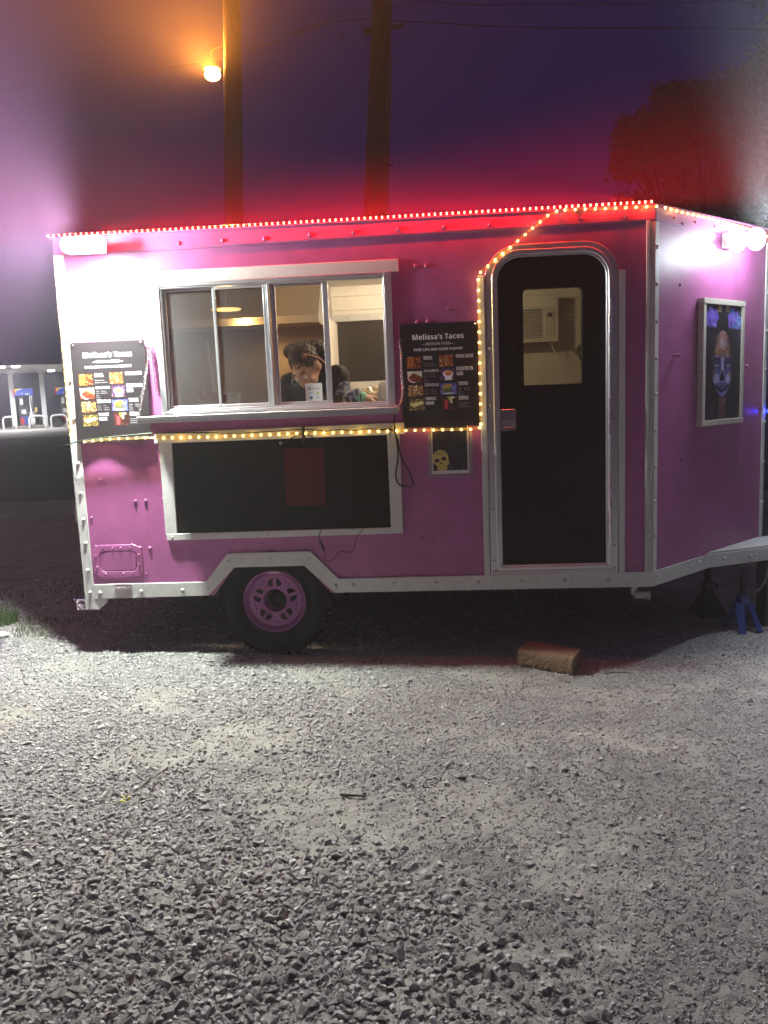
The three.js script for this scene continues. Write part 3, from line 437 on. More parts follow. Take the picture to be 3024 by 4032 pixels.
// rope lights: a clear tube with a bulb every few centimetres
function ropeLight(name, label, runs, mat, tubeR, lampEvery, c, power, tubeM = P.clearTube) {
  const t = thing(name, label, 'rope light', [0, 0, 0]);
  const bulbG = new THREE.IcosahedronGeometry(tubeR > 0.0069 ? 0.0074 : 0.0086, 1), tubes = []; let n = 0;
  for (const [pts, gap] of runs) {
    const cv = new THREE.CatmullRomCurve3(pts, false, 'catmullrom', 0.1), L = cv.getLength(), k = Math.round(L / gap);
    tubes.push(new THREE.TubeGeometry(cv, Math.max(8, Math.round(L / 0.04)), tubeR, 8, false));
    for (let i = 0; i <= k; i++, n++) {
      const p = cv.getPointAt(Math.min(1, i / k)), m = part(t, 'bulb', bulbG, mat); m.position.copy(p);
      if (n % lampEvery === (lampEvery >> 1)) { const l = new THREE.PointLight(col(c), power * lampEvery); l.position.copy(p); l.shadow.radius = 0.25; l.castShadow = true; t.add(l); }
    }
  }
  part(t, 'clear_tube', tubes, tubeM);
  return t;
}
{
  const redM = std({ color: 0x220000, emissive: col([1, 0.26, 0.16]), emissiveIntensity: 9, roughness: 1 });
  const red = ropeLight('red_rope_light', 'red rope light running along the whole roof edge', [[[V(-0.015, 2.754, 0.040), V(1.27, 2.752, 0.040), V(2.5, 2.754, 0.040), V(3.66, 2.756, 0.040)], 0.0352]], redM, 0.0066, 3, LAMP.red.color, LAMP.red.point, phy({ color: col([0.9, 0.06, 0.08]), emissive: col([1, 0.015, 0.03]), emissiveIntensity: 0.7, roughness: 0.3, transmission: 0.9, thickness: 0, ior: 1.3 }));
  const up = new THREE.RectAreaLight(col(LAMP.red.color), LAMP.red.up, 3.66, 0.02); up.position.set(1.83, 2.772, 0.004); up.rotation.x = Math.PI / 2; red.add(up);
  // the diodes of such a rope lie along it: they throw most of their light up and down its length
  for (let k = 0; k < 12; k++) for (const s of [-1, 1]) { const l = new THREE.SpotLight(col(LAMP.red.color), LAMP.red.along * 1.35 * Math.pow(s > 0 ? (11.3 - k) / 11.3 : (k + 0.3) / 11.3, 0.8), 0, 0.175, 1, 2), x = 0.28 + k * 0.30; l.position.set(x, 2.782, 0.004); l.target.position.set(x + s, 2.782 + 0.065, 0.004); l.shadow.radius = 0.4; l.castShadow = true; red.add(l); }
  const warmM = std({ color: 0x332200, emissive: col([1, 0.66, 0.20]), emissiveIntensity: 11, roughness: 1 });
  const z = 0.034, low = [[0.03, 2.60], [0.016, 2.2], [0.006, 1.75], [0.006, 1.52]];
  ropeLight('warm_rope_light', 'warm yellow rope light looping round menu boards, door edge and roof', [
    [low.map(([x, y]) => V(x - 0.006, y, 0.022)), 0.05],
    [[V(0.10, 1.471, 0.05), V(0.271, 1.483, 0.055), V(0.49, 1.483, 0.05), V(0.60, 1.477, z), V(0.94, 1.472, z), V(1.4, 1.473, z), V(1.85, 1.470, z), V(2.25, 1.466, z), V(2.56, 1.460, z), V(2.626, 1.468, z)], 0.0575],
    [[V(2.634, 1.49, z), V(2.635, 1.9, z), V(2.637, 2.18, z), V(2.637, 2.36, z)], 0.0625],
    [[V(2.652, 2.404, z), V(2.833, 2.54, z), V(3.054, 2.709, z), V(3.11, 2.733, z)], 0.056],
    [[V(3.16, 2.738, z), V(3.44, 2.732, z), V(3.69, 2.727, z + 0.01)], 0.061],
    [[nose(0.06, 0.034, 2.728), nose(0.3, 0.034, 2.724), nose(0.69, 0.034, 2.724), nose(1.0, 0.034, 2.718), nose(1.39, 0.034, 2.70), nose(1.55, 0.03, 2.66)], 0.064],
  ], warmM, 0.0071, 4, LAMP.warm.color, LAMP.warm.point, phy({ color: col([0.95, 0.85, 0.6]), emissive: col([1, 0.52, 0.13]), emissiveIntensity: 0.28, roughness: 0.25, transmission: 0.9, thickness: 0, ior: 1.3 }));
}
{ // blue LED glimpsed past the nose
  const o = nose(1.513, 0.024, 1.465), t = thing('blue_led', 'tiny blue light at the right edge beside the trailer nose', 'light', [o.x, o.y, o.z]);
  part(t, 'led_bulb', new THREE.SphereGeometry(0.011, 12, 8), std({ color: 0x000022, emissive: col([0.02, 0.03, 1]), emissiveIntensity: 9 }));
  part(t, 'socket', rod(V(-0.02, 0, -0.02), V(-0.06, 0.0, -0.05), 0.009), P.cable);
  const l = new THREE.PointLight(col([0.03, 0.04, 1]), 0.05); l.castShadow = true; l.shadow.radius = 0.4; t.add(l);
}
// ------------------------------------------------------------------ cables and chains
single('black_cable', 'black cable with a hanging loop beside the right end of the window frame', 'cable', tube(xy([[2.107, 1.60], [2.10, 1.54], [2.098, 1.482], [2.113, 1.313], [2.094, 1.202], [2.099, 1.153], [2.115, 1.128], [2.142, 1.119], [2.191, 1.115], [2.201, 1.13], [2.175, 1.218], [2.131, 1.303], [2.112, 1.419], [2.08, 1.476], [2.019, 1.478]], 0.036), 0.0048, 8, 8), P.cable);
single('thin_cable', 'thin black cable lying along the top of the warm rope light', 'cable', tube([[2.019, 1.478], [1.923, 1.487], [1.84, 1.478], [1.752, 1.489], [1.664, 1.482], [1.557, 1.497], [1.36, 1.494], [1.1, 1.488], [0.93, 1.499]].map(([x, y], i) => V(x, y, 0.038 + 0.004 * (i % 2))), 0.0034, 6, 8), P.cable);
single('green_cable', 'dark green cable sagging across the foot of the rear menu board', 'cable', tube([[0.927, 1.501], [0.734, 1.506], [0.541, 1.509], [0.407, 1.502], [0.322, 1.499], [0.162, 1.487], [0.05, 1.473], [-0.02, 1.454], [-0.05, 1.452]].map(([x, y], i) => V(x, y, i > 6 ? 0.03 : 0.062)), 0.0045, 8, 8), P.greenCable);
{
  const t = thing('plug_cable', 'thin black lead with an inline plug drooping below the black hatch panel', 'cable', [0, 0, 0]);
  part(t, 'lead', [tube(xy([[1.615, 0.875], [1.603, 0.856], [1.583, 0.806], [1.591, 0.771], [1.611, 0.712], [1.613, 0.664], [1.637, 0.643], [1.673, 0.663], [1.71, 0.705], [1.75, 0.706], [1.785, 0.698], [1.809, 0.73], [1.824, 0.794], [1.871, 0.848], [1.885, 0.87]], 0.027), 0.0026, 6, 8)], P.cable);
  part(t, 'inline_plug', [rod(V(1.587, 0.785, 0.027), V(1.612, 0.715, 0.027), 0.006, 8, 0.0075)], P.cable);
}
function chain(label, pts) {
  const t = thing('chain', label, 'chain', [0, 0, 0]), cv = new THREE.CatmullRomCurve3(pts), L = cv.getLength(), n = Math.round(L / 0.0185), g = new THREE.TorusGeometry(0.0075, 0.0021, 6, 12).scale(1.55, 1, 1);
  for (let i = 0; i < n; i++) { const u = (i + 0.5) / n, m = part(t, 'link', g, P.chrome), d = cv.getTangentAt(u); m.position.copy(cv.getPointAt(u)); m.quaternion.setFromUnitVectors(V(1, 0, 0), d); m.rotateX(i % 2 ? 0.4 : 0.4 + Math.PI / 2); }
  part(t, 'eye_hook', [new THREE.TorusGeometry(0.011, 0.0025, 6, 14, 5).translate(pts[0].x, pts[0].y + 0.01, pts[0].z), rod(V(pts[0].x, pts[0].y + 0.02, 0.0), V(pts[0].x, pts[0].y + 0.02, pts[0].z), 0.003)], P.chrome);
}
chain('steel chain holding the left end of the serving shelf over the menu board', [V(0.556, 2.036, 0.022), V(0.557, 1.96, 0.05), V(0.556, 1.84, 0.12), V(0.551, 1.70, 0.21), V(0.545, 1.612, 0.255)]);
chain('steel chain hanging from the left hook loose against the wall', [V(0.575, 2.03, 0.018), V(0.580, 1.97, 0.014), V(0.583, 1.88, 0.014), V(0.586, 1.80, 0.014), V(0.594, 1.76, 0.014)]);
chain('steel chain at the right end of the serving shelf beside the front menu board', [V(2.150, 2.006, 0.022), V(2.154, 1.92, 0.03), V(2.153, 1.83, 0.04), V(2.157, 1.73, 0.06), V(2.150, 1.66, 0.12), V(2.128, 1.622, 0.2), V(2.07, 1.622, 0.21)]);

// ------------------------------------------------------------------ printed boards
function foodPhoto(x, X, Y, w, h, kind) {
  x.save(); x.beginPath();
  const n = 60; for (let i = 0; i <= n; i++) { const a = i / n * 4, s = Math.floor(a) % 4, f = a - Math.floor(a), j = rr(-0.05, 0.03); const p = s === 0 ? [f, j] : s === 1 ? [1 + j * 0.8, f] : s === 2 ? [1 - f, 1 - j] : [-j * 0.8, 1 - f]; i ? x.lineTo(X + p[0] * w, Y + p[1] * h) : x.moveTo(X + p[0] * w, Y + p[1] * h); }
  x.clip(); x.fillStyle = kind.bg; x.fillRect(X - 20, Y - 20, w + 40, h + 40);
  for (let i = 0; i < 170; i++) { x.fillStyle = kind.c[Math.floor(rnd() * kind.c.length)]; x.globalAlpha = rr(0.45, 0.95); x.beginPath(); x.ellipse(X + rr(0, w), Y + rr(0, h), rr(3, kind.s), rr(2, kind.s * 0.5), rr(0, 3), 0, 7); x.fill(); }
  x.globalAlpha = 1; if (kind.draw) kind.draw(x, X, Y, w, h); x.restore();
}
const FOOD = {
  birria: { bg: '#5a1a10', c: ['#b5351c', '#e0893c', '#7a1f12', '#3f7a2a', '#e8c89a'], s: 18, draw: (x, X, Y, w, h) => { for (let k = 0; k < 3; k++) { x.strokeStyle = '#e08a34'; x.lineWidth = 15; x.beginPath(); x.moveTo(X + 18 + k * 26, Y + h); x.quadraticCurveTo(X + 26 + k * 26, Y + h * 0.4, X + 22 + k * 30, Y); x.stroke(); } } },
  papas: { bg: '#8a4a22', c: ['#c98a4a', '#7a2d16', '#ead2a0', '#a8522a', '#5a2412'], s: 16 },
  burrito: { bg: '#6a2a1a', c: ['#9a3a24', '#c46a4a', '#5a1a12', '#b0502e'], s: 15, draw: (x, X, Y, w, h) => { x.fillStyle = '#e9e3d4'; x.beginPath(); x.moveTo(X, Y); x.lineTo(X + w, Y); x.lineTo(X + w, Y + h * 0.55); x.lineTo(X + w * 0.42, Y + h * 0.12); x.lineTo(X + w * 0.08, Y + h * 0.55); x.closePath(); x.fill(); x.strokeStyle = '#6a8f2a'; x.lineWidth = 11; x.beginPath(); x.moveTo(X + w * 0.44, Y + h * 0.18); x.lineTo(X + w * 0.97, Y + h * 0.6); x.stroke(); x.strokeStyle = '#e9e3d4'; x.lineWidth = 14; x.beginPath(); x.moveTo(X + 8, Y + h * 0.5); x.quadraticCurveTo(X + w * 0.2, Y + h * 1.05, X + w * 0.6, Y + h); x.stroke(); } },
  esquites: { bg: '#3a2050', c: ['#5a3a78', '#3a1a2a', '#7a4a9a', '#d8a24a'], s: 16, draw: (x, X, Y, w, h) => { x.fillStyle = '#ece6ea'; x.beginPath(); x.ellipse(X + w * 0.52, Y + h * 0.45, w * 0.36, h * 0.3, 0, 0, 7); x.fill(); x.fillRect(X + w * 0.3, Y + h * 0.5, w * 0.5, h * 0.5); x.fillStyle = '#c86a2a'; x.beginPath(); x.ellipse(X + w * 0.55, Y + h * 0.4, w * 0.25, h * 0.2, 0, 0, 7); x.fill(); x.fillStyle = '#f0d080'; for (let k = 0; k < 20; k++) x.fillRect(X + w * rr(0.35, 0.75), Y + h * rr(0.25, 0.52), 6, 5); } },
  quesa: { bg: '#3a1c10', c: ['#e6c78a', '#c8954a', '#f0dcae', '#7a3a1a', '#a8662a'], s: 22 },
  torta: { bg: '#4a5aa8', c: ['#5a6ac8', '#8a3a5a', '#3a3a6a', '#c8c8e8'], s: 16, draw: (x, X, Y, w, h) => { x.fillStyle = '#5a5a34'; x.fillRect(X + w * 0.2, Y + h * 0.5, w * 0.5, h * 0.3); x.fillStyle = '#c08a3a'; x.beginPath(); x.ellipse(X + w * 0.42, Y + h * 0.3, w * 0.3, h * 0.2, -0.3, 0, 7); x.fill(); x.fillStyle = '#7a9a2a'; x.beginPath(); x.ellipse(X + w * 0.4, Y + h * 0.42, w * 0.27, h * 0.09, -0.2, 0, 7); x.fill(); x.fillStyle = '#e8e2c4'; x.fillRect(X + w * 0.25, Y + h * 0.86, w * 0.55, h * 0.1); } },
  tamales: { bg: '#4a3a1a', c: ['#a89a5a', '#c8b87a', '#6a5a2a', '#8a6a3a'], s: 18, draw: (x, X, Y, w, h) => { x.fillStyle = '#d8c88a'; x.beginPath(); x.moveTo(X + 10, Y + h * 0.45); x.lineTo(X + w * 0.8, Y + h * 0.2); x.lineTo(X + w, Y + h * 0.4); x.lineTo(X + w * 0.3, Y + h * 0.75); x.fill(); x.strokeStyle = '#3a2a10'; x.lineWidth = 7; x.beginPath(); x.moveTo(X + w * 0.25, Y + h * 0.8); x.lineTo(X + w, Y + h * 0.5); x.stroke(); } },
  drinks: { bg: '#3a1a1a', c: ['#5a2a2a', '#7a3a3a', '#2a1010', '#8a6a4a'], s: 14, draw: (x, X, Y, w, h) => { x.fillStyle = '#c8434a'; x.fillRect(X + w * 0.2, Y + h * 0.25, w * 0.2, h * 0.7); x.fillStyle = '#a8c83a'; x.beginPath(); x.moveTo(X + w * 0.36, Y); x.lineTo(X + w * 0.52, Y); x.lineTo(X + w * 0.5, Y + h * 0.4); x.fill(); x.fillStyle = '#d8d0b0'; x.fillRect(X + w * 0.55, Y, w * 0.28, h * 0.5); x.fillStyle = '#2a1a14'; x.fillRect(X + w * 0.68, Y + h * 0.15, w * 0.22, h * 0.75); } },
};
function menuTexture() {
  const c = document.createElement('canvas'); c.width = 1024; c.height = 1340; const x = c.getContext('2d');
  x.fillStyle = '#241f22'; x.fillRect(0, 0, 1024, 1340); x.textAlign = 'center'; x.fillStyle = '#f2f0f0';
  x.font = 'bold 94px sans-serif'; x.fillText('Melissa’s Tacos', 500, 205); x.font = '46px sans-serif'; x.fillText('—MEXICAN FOOD—', 500, 278); x.font = 'bold 44px sans-serif'; x.fillText('PURE LIFE AND GOOD FLAVOR!', 500, 348);
  x.textAlign = 'left';
  const H = (s, X, Y, k = 64) => { x.save(); x.translate(X, Y); x.scale(0.56, 1); x.font = 'bold ' + k + 'px sans-serif'; x.fillStyle = '#efecec'; x.fillText(s, 0, 0); x.restore(); };
  const S = (l, X, Y, st = 27) => { x.font = '18px sans-serif'; x.fillStyle = '#bdb8ba'; l.forEach((s, i) => x.fillText(s, X, Y + i * st)); };
  const w = 196, h = 146;
  foodPhoto(x, 76, 420, w, h, FOOD.birria); foodPhoto(x, 505, 415, w - 8, h, FOOD.papas); foodPhoto(x, 76, 605, w + 8, h, FOOD.burrito); foodPhoto(x, 522, 590, w - 8, h, FOOD.esquites);
  foodPhoto(x, 84, 785, w + 10, h - 4, FOOD.quesa); foodPhoto(x, 512, 775, w + 24, h, FOOD.torta); foodPhoto(x, 96, 965, w + 8, h, FOOD.tamales); foodPhoto(x, 522, 950, w + 20, h + 22, FOOD.drinks);
  H('BIRRIA', 300, 462); S(['Beef Birria Tacos', 'Beef Birria Quesadilla'], 300, 515, 29); H('PAPAS LOCAS', 728, 455);
  H('RICOS BURRITOS', 300, 622, 44); S(['Asada', 'Pastor', 'Pollo', 'Chorizo', 'Lengua'], 300, 660); S(['Camaron', 'Vegetarian'], 372, 660);
  H('ESQUITES EN', 732, 615); H('VASO', 732, 680); H('QUESADILLAS', 306, 806, 52); S(['Asada', 'Pastor', 'Chorizo'], 306, 855); S(['Pollo', 'Camaron', 'Vegetarian'], 390, 855);
  H('TORTAS', 752, 808); S(['Asada', 'Pollo', 'Pastor', 'Chorizo', 'Milanesa'], 752, 850, 24); S(['Camaron', 'Vegetarian'], 830, 850, 24);
  H('TAMALES', 312, 985, 58); H('VERDES', 312, 1045, 58); H('DRINKS', 752, 995); x.fillStyle = '#8d888a'; x.fillRect(752, 1034, 150, 7); x.fillRect(752, 1060, 120, 7); x.fillRect(752, 1086, 170, 7);
  const t = new THREE.CanvasTexture(c); t.colorSpace = THREE.SRGBColorSpace; return t;
}
function board(name, label, category, x0, x1, y0, y1, tex, wave, grommets) {
  const t = thing(name, label, category, [x0, y0, 0]), w = x1 - x0, h = y1 - y0;
  const bend = (g, dz) => { const p = g.attributes.position; for (let i = 0; i < p.count; i++) { const u = p.getX(i) / w, v = p.getY(i) / h; p.setZ(i, p.getZ(i) + dz + wave * Math.pow(1 - v, 3) * (0.75 + 0.5 * Math.sin(u * 7.5 + 2.2)) ); } g.computeVertexNormals(); return g; };
  part(t, 'backing', bend(new THREE.BoxGeometry(w, h, 0.004, 24, 30, 1).translate(w / 2, h / 2, 0), 0.018), P.blackMatte);
  part(t, 'print', bend(new THREE.PlaneGeometry(w, h, 24, 30).translate(w / 2, h / 2, 0.0030), 0.018), phy({ map: tex, roughness: 0.38 }));
  for (const [u, v] of grommets || []) { const m = part(t, 'screw', smallG, P.chrome); m.position.set(u * w, v * h, 0.021 + wave * Math.pow(1 - v, 3)); }
  return t;
}
const menuTex = menuTexture();
board('menu_board', 'black menu board at the rear corner, left of the window under the floodlight', 'menu board', 0.051, 0.534, 1.462, 2.098, menuTex, 0.018, [[0.04, 0.975], [0.955, 0.975], [0.955, 0.03]]);
board('menu_board', 'black menu board between the window and the door, edged by yellow bulbs', 'menu board', 2.150, 2.628, 1.482, 2.117, menuTex, 0.0, [[0.97, 0.98]]);
{ // small poster in a clear sleeve
  const c = document.createElement('canvas'); c.width = 512; c.height = 720; const x = c.getContext('2d');
  x.fillStyle = '#c9c4c4'; x.fillRect(0, 0, 512, 720); x.fillStyle = '#2c2a33'; x.fillRect(14, 0, 478, 672);
  x.fillStyle = '#c8b46a'; x.save(); x.translate(250, 118); x.transform(1, 0, -0.32, 1, 0, 0); x.font = 'italic bold 62px serif'; x.textAlign = 'center'; x.fillText('Melissa’s Tacos', 0, 0); x.restore();
  x.fillStyle = '#4a4854'; for (let r = 0; r < 12; r++) for (let k = 0; k < 4; k++) if (r < 6 || (k > 1 && r % 3)) x.fillRect(45 + k * 112 + (k % 2) * 20, 190 + r * 30, [60, 30, 66, 24][k], 5);
  x.fillStyle = '#b9a95c'; x.beginPath(); x.ellipse(118, 500, 112, 118, 0, 0, 7); x.fill(); x.beginPath(); x.ellipse(205, 560, 34, 40, 0, 0, 7); x.fill(); x.beginPath(); x.roundRect(70, 570, 140, 102, 30); x.fill();
  x.fillStyle = '#2a2630'; x.beginPath(); x.ellipse(72, 532, 34, 28, -0.2, 0, 7); x.fill(); x.beginPath(); x.ellipse(165, 506, 34, 28, -0.2, 0, 7); x.fill(); x.beginPath(); x.moveTo(128, 545); x.lineTo(112, 582); x.lineTo(144, 580); x.fill();
  x.strokeStyle = '#e2dcae'; x.lineWidth = 3; for (const [X, Y] of [[72, 532], [165, 506]]) { x.beginPath(); x.ellipse(X, Y, 42, 35, -0.2, 0, 7); x.stroke(); }
  x.strokeStyle = '#6a5f34'; x.lineWidth = 5; x.beginPath(); x.moveTo(95, 622); x.quadraticCurveTo(140, 632, 180, 610); x.stroke(); for (let k = 0; k < 7; k++) { x.beginPath(); x.arc(60 + k * 17, 418 - Math.sin(k / 6 * 3.14) * -22, 7, 0, 7); x.stroke(); }
  x.fillStyle = '#d8d4d8'; for (const [X, Y] of [[262, 630], [345, 660], [425, 655]]) { x.beginPath(); x.arc(X, Y, 5, 0, 7); x.fill(); }
  const t = new THREE.CanvasTexture(c); t.colorSpace = THREE.SRGBColorSpace;
  const p = board('poster', 'small dark poster with a yellow skull beside the door below the menu board', 'poster', 2.324, 2.556, 1.184, 1.510, t, 0.0, []);
  p.position.z = -0.013;
  part(p, 'clear_sleeve', [box(-0.022, 0.002, -0.012, 0.26, 0.014, 0.016, 0), box(0.23, 0.256, -0.012, 0.26, 0.014, 0.016, 0), box(-0.022, 0.256, -0.02, -0.012, 0.014, 0.016, 0)], phy({ color: col([0.9, 0.9, 0.92]), transmission: 0.8, thickness: 0, roughness: 0.3 }));
}
{ // boxed picture on the angled front wall
  const o = nose(0.50, 0, 1.405), t = thing('framed_picture', 'framed picture of a painted skull face in a whitewashed wooden box', 'picture', [o.x, o.y, o.z], VA);
  const D = 0.046;
  part(t, 'frame_board', [box(0.02, 0.59, 0.0, 0.036, 0.001, D)], P.woodWhite); part(t, 'frame_board', [box(0.02, 0.59, 0.788, 0.824, 0.001, D)], P.woodWhite);
  part(t, 'frame_board', [box(0.022, 0.058, 0.0365, 0.7875, 0.002, D - 0.003)], P.woodWhite); part(t, 'frame_board', [box(0.55, 0.588, 0.0365, 0.7875, 0.002, D - 0.003)], P.woodWhite);
  const c = document.createElement('canvas'); c.width = 512; c.height = 800; const x = c.getContext('2d');
  x.fillStyle = '#17121c'; x.fillRect(0, 0, 512, 800);
  x.fillStyle = '#120c12'; x.beginPath(); x.ellipse(250, 430, 215, 340, 0, 0, 7); x.fill();
  for (let k = 0; k < 240; k++) { x.fillStyle = ['#3a3542', '#2a2430', '#5a5560', '#241c20'][k % 4]; x.globalAlpha = 0.6; const sd = k % 2 ? 1 : -1; x.beginPath(); x.ellipse(250 + sd * rr(110, 250), rr(660, 800), rr(4, 18), rr(3, 9), rr(0, 3), 0, 7); x.fill(); } x.globalAlpha = 1;
  x.fillStyle = '#5a3a3c'; x.fillRect(195, 640, 115, 160);
  const face = () => { x.beginPath(); x.moveTo(250, 175); x.bezierCurveTo(370, 190, 420, 330, 395, 450); x.bezierCurveTo(385, 540, 320, 630, 255, 640); x.bezierCurveTo(180, 630, 110, 540, 100, 450); x.bezierCurveTo(85, 330, 130, 190, 250, 175); x.closePath(); };
  face(); x.fillStyle = '#6d6fa8'; x.fill(); x.save(); face(); x.clip();
  x.fillStyle = '#7d5650'; x.fillRect(60, 150, 400, 190); x.fillStyle = '#9c6f5e'; x.beginPath(); x.ellipse(250, 240, 95, 75, 0, 0, 7); x.fill();
  for (let k = 0; k < 260; k++) { x.fillStyle = ['#a8763c', '#7a4a22', '#c89a5a', '#5a3018'][k % 4]; x.beginPath(); x.ellipse(250 + rr(-1, 1) * 120, 335 + rr(-38, 38), rr(3, 10), rr(2, 6), rr(0, 3), 0, 7); x.fill(); }
  x.fillStyle = '#2e2450'; for (const s of [-1, 1]) { x.beginPath(); x.ellipse(250 + s * 88, 425, 82, 62, s * 0.15, 0, 7); x.fill(); x.fillStyle = '#4c3f8c'; x.beginPath(); x.ellipse(250 + s * 88, 462, 58, 26, s * 0.1, 0, 7); x.fill(); x.fillStyle = '#2e2450'; }
  for (const s of [-1, 1]) { x.fillStyle = '#b9b4cc'; x.beginPath(); x.ellipse(250 + s * 84, 420, 26, 12, 0, 0, 7); x.fill(); x.fillStyle = '#1c1828'; x.beginPath(); x.arc(250 + s * 84, 420, 11, 0, 7); x.fill(); x.strokeStyle = '#120e1c'; x.lineWidth = 5; x.beginPath(); x.ellipse(250 + s * 84, 416, 30, 14, 0, 3.3, 6.1); x.stroke(); }
  x.fillStyle = '#9a9cc8'; x.beginPath(); x.moveTo(236, 360); x.lineTo(264, 360); x.lineTo(275, 490); x.lineTo(225, 490); x.fill(); x.fillStyle = '#a8aad6'; for (const s of [-1, 1]) { x.beginPath(); x.ellipse(250 + s * 95, 510, 50, 38, s * -0.3, 0, 7); x.fill(); }
  for (let k = 0; k < 90; k++) { x.fillStyle = ['#a8763c', '#6a4426', '#c0a060'][k % 3]; const s = k % 2 ? 1 : -1; x.beginPath(); x.ellipse(250 + s * rr(90, 150), rr(462, 495), rr(3, 8), rr(2, 5), 0, 0, 7); x.fill(); }
  x.fillStyle = '#1a1420'; x.beginPath(); x.moveTo(250, 448); x.bezierCurveTo(215, 490, 205, 525, 232, 528); x.lineTo(250, 518); x.lineTo(268, 528); x.bezierCurveTo(295, 525, 285, 490, 250, 448); x.fill();
  x.fillStyle = '#2a2040'; x.beginPath(); x.moveTo(130, 548); x.quadraticCurveTo(250, 590, 370, 545); x.quadraticCurveTo(310, 610, 250, 608); x.quadraticCurveTo(190, 610, 130, 548); x.fill(); x.strokeStyle = '#1a1424'; x.lineWidth = 3; for (let k = -9; k <= 9; k++) { x.beginPath(); x.moveTo(250 + k * 13, 540); x.lineTo(250 + k * 13, 585); x.stroke(); }
  x.fillStyle = '#56406e'; x.beginPath(); x.ellipse(250, 572, 42, 14, 0, 0, 7); x.fill(); x.restore();
  x.strokeStyle = '#c8c6e0'; x.lineWidth = 4; for (let k = 0; k < 6; k++) { x.beginPath(); x.arc(250 + 24 * Math.cos(k), 270 + 20 * Math.sin(k), 13, 0, 7); x.stroke(); }
  const rose = (X, Y, R, cs) => { for (let k = 0; k < 26; k++) { x.fillStyle = cs[k % cs.length]; const a = k * 2.4, d = R * (1 - k / 26); x.beginPath(); x.ellipse(X + d * Math.cos(a) * 0.7, Y + d * Math.sin(a) * 0.7, R * 0.42, R * 0.30, a, 0, 7); x.fill(); } };
  rose(95, 85, 84, ['#5a4aa8', '#6e5cc0', '#43358a', '#8576d0']); rose(395, 90, 84, ['#6248a8', '#7a62c4', '#4a3690', '#5a7ac8']); rose(478, 115, 54, ['#5a7ac0', '#7a98d8', '#41558f']); rose(196, 25, 30, ['#a8987a', '#8a7858', '#c8b894']); rose(310, 22, 30, ['#9a8866', '#7a6848', '#b8a884']);
  for (let k = 0; k < 900; k++) { x.globalAlpha = rr(0.03, 0.10); x.fillStyle = ['#1a1326', '#2a2048', '#b8a8d8', '#7a5a52', '#0e0a14', '#4a4a90'][k % 6]; x.beginPath(); x.ellipse(rr(0, 512), rr(120, 800), rr(4, 30), rr(6, 40), rr(-0.6, 0.6), 0, 7); x.fill(); }
  for (let k = 0; k < 260; k++) { x.globalAlpha = rr(0.15, 0.4); x.strokeStyle = ['#0c0810', '#1e1620', '#2c2028', '#120c12'][k % 4]; x.lineWidth = rr(1, 4); const s = k % 2 ? 1 : -1, X = 250 + s * rr(125, 230); x.beginPath(); x.moveTo(250 + s * rr(40, 130), rr(150, 260)); x.bezierCurveTo(X, 300, X + rr(-30, 30), 520, X + rr(-60, 60), 800); x.stroke(); }
  x.globalAlpha = 1;
  { // soften the paint and give the print a grain
    const im = x.getImageData(0, 0, 512, 800), d = im.data, b = new Uint8ClampedArray(d);
    for (let yy = 2; yy < 798; yy++) for (let xx = 2; xx < 510; xx++) for (let ch = 0; ch < 3; ch++) { let s = 0; for (let a = -2; a <= 2; a++) for (let e = -2; e <= 2; e++) s += b[((yy + a) * 512 + xx + e) * 4 + ch]; d[(yy * 512 + xx) * 4 + ch] = s / 25 + rr(-7, 7); }
    x.putImageData(im, 0, 0);
  }
  const tx = new THREE.CanvasTexture(c); tx.colorSpace = THREE.SRGBColorSpace;
  part(t, 'print', new THREE.PlaneGeometry(0.495, 0.755).translate(0.304, 0.412, 0.034), phy({ map: tx, roughness: 0.35 }));
  part(t, 'backing', [box(0.058, 0.55, 0.0365, 0.7875, 0.012, 0.031, 0)], P.blackMatte);
}

// ------------------------------------------------------------------ the person at the window
// a body as a smooth union of tapered capsules, meshed with marching cubes
function fieldMesh(f, lo, hi, cell) {
  const size = Math.max(hi.x - lo.x, hi.y - lo.y, hi.z - lo.z) + 6 * cell, n = Math.ceil(size / cell), c = lo.clone().add(hi).multiplyScalar(0.5);
  const mc = new MarchingCubes(n, P.white, false, false, 400000), half = n / 2, p = V(0, 0, 0);
  mc.isolation = 0;
  for (let k = 0; k < n; k++) for (let j = 0; j < n; j++) for (let i = 0; i < n; i++) { p.set((i - half) / half, (j - half) / half, (k - half) / half).multiplyScalar(size / 2).add(c); mc.field[i + j * n + k * n * n] = -f(p); }
  mc.update();
  const g = new THREE.BufferGeometry(), pos = mc.positionArray.slice(0, mc.count * 3), nor = mc.normalArray.slice(0, mc.count * 3);
  for (let i = 0; i < pos.length; i += 3) { pos[i] = pos[i] * size / 2 + c.x; pos[i + 1] = pos[i + 1] * size / 2 + c.y; pos[i + 2] = pos[i + 2] * size / 2 + c.z; }
  g.setAttribute('position', new THREE.BufferAttribute(pos, 3)); g.setAttribute('normal', new THREE.BufferAttribute(nor, 3));
  return metreUV(g);
}
const capsule = (a, b, ra, rb) => { const ab = b.clone().sub(a), L = ab.lengthSq(); return (p) => { const t = L ? Math.min(1, Math.max(0, ((p.x - a.x) * ab.x + (p.y - a.y) * ab.y + (p.z - a.z) * ab.z) / L)) : 0; return Math.hypot(p.x - a.x - ab.x * t, p.y - a.y - ab.y * t, p.z - a.z - ab.z * t) - (ra + (rb - ra) * t); }; };
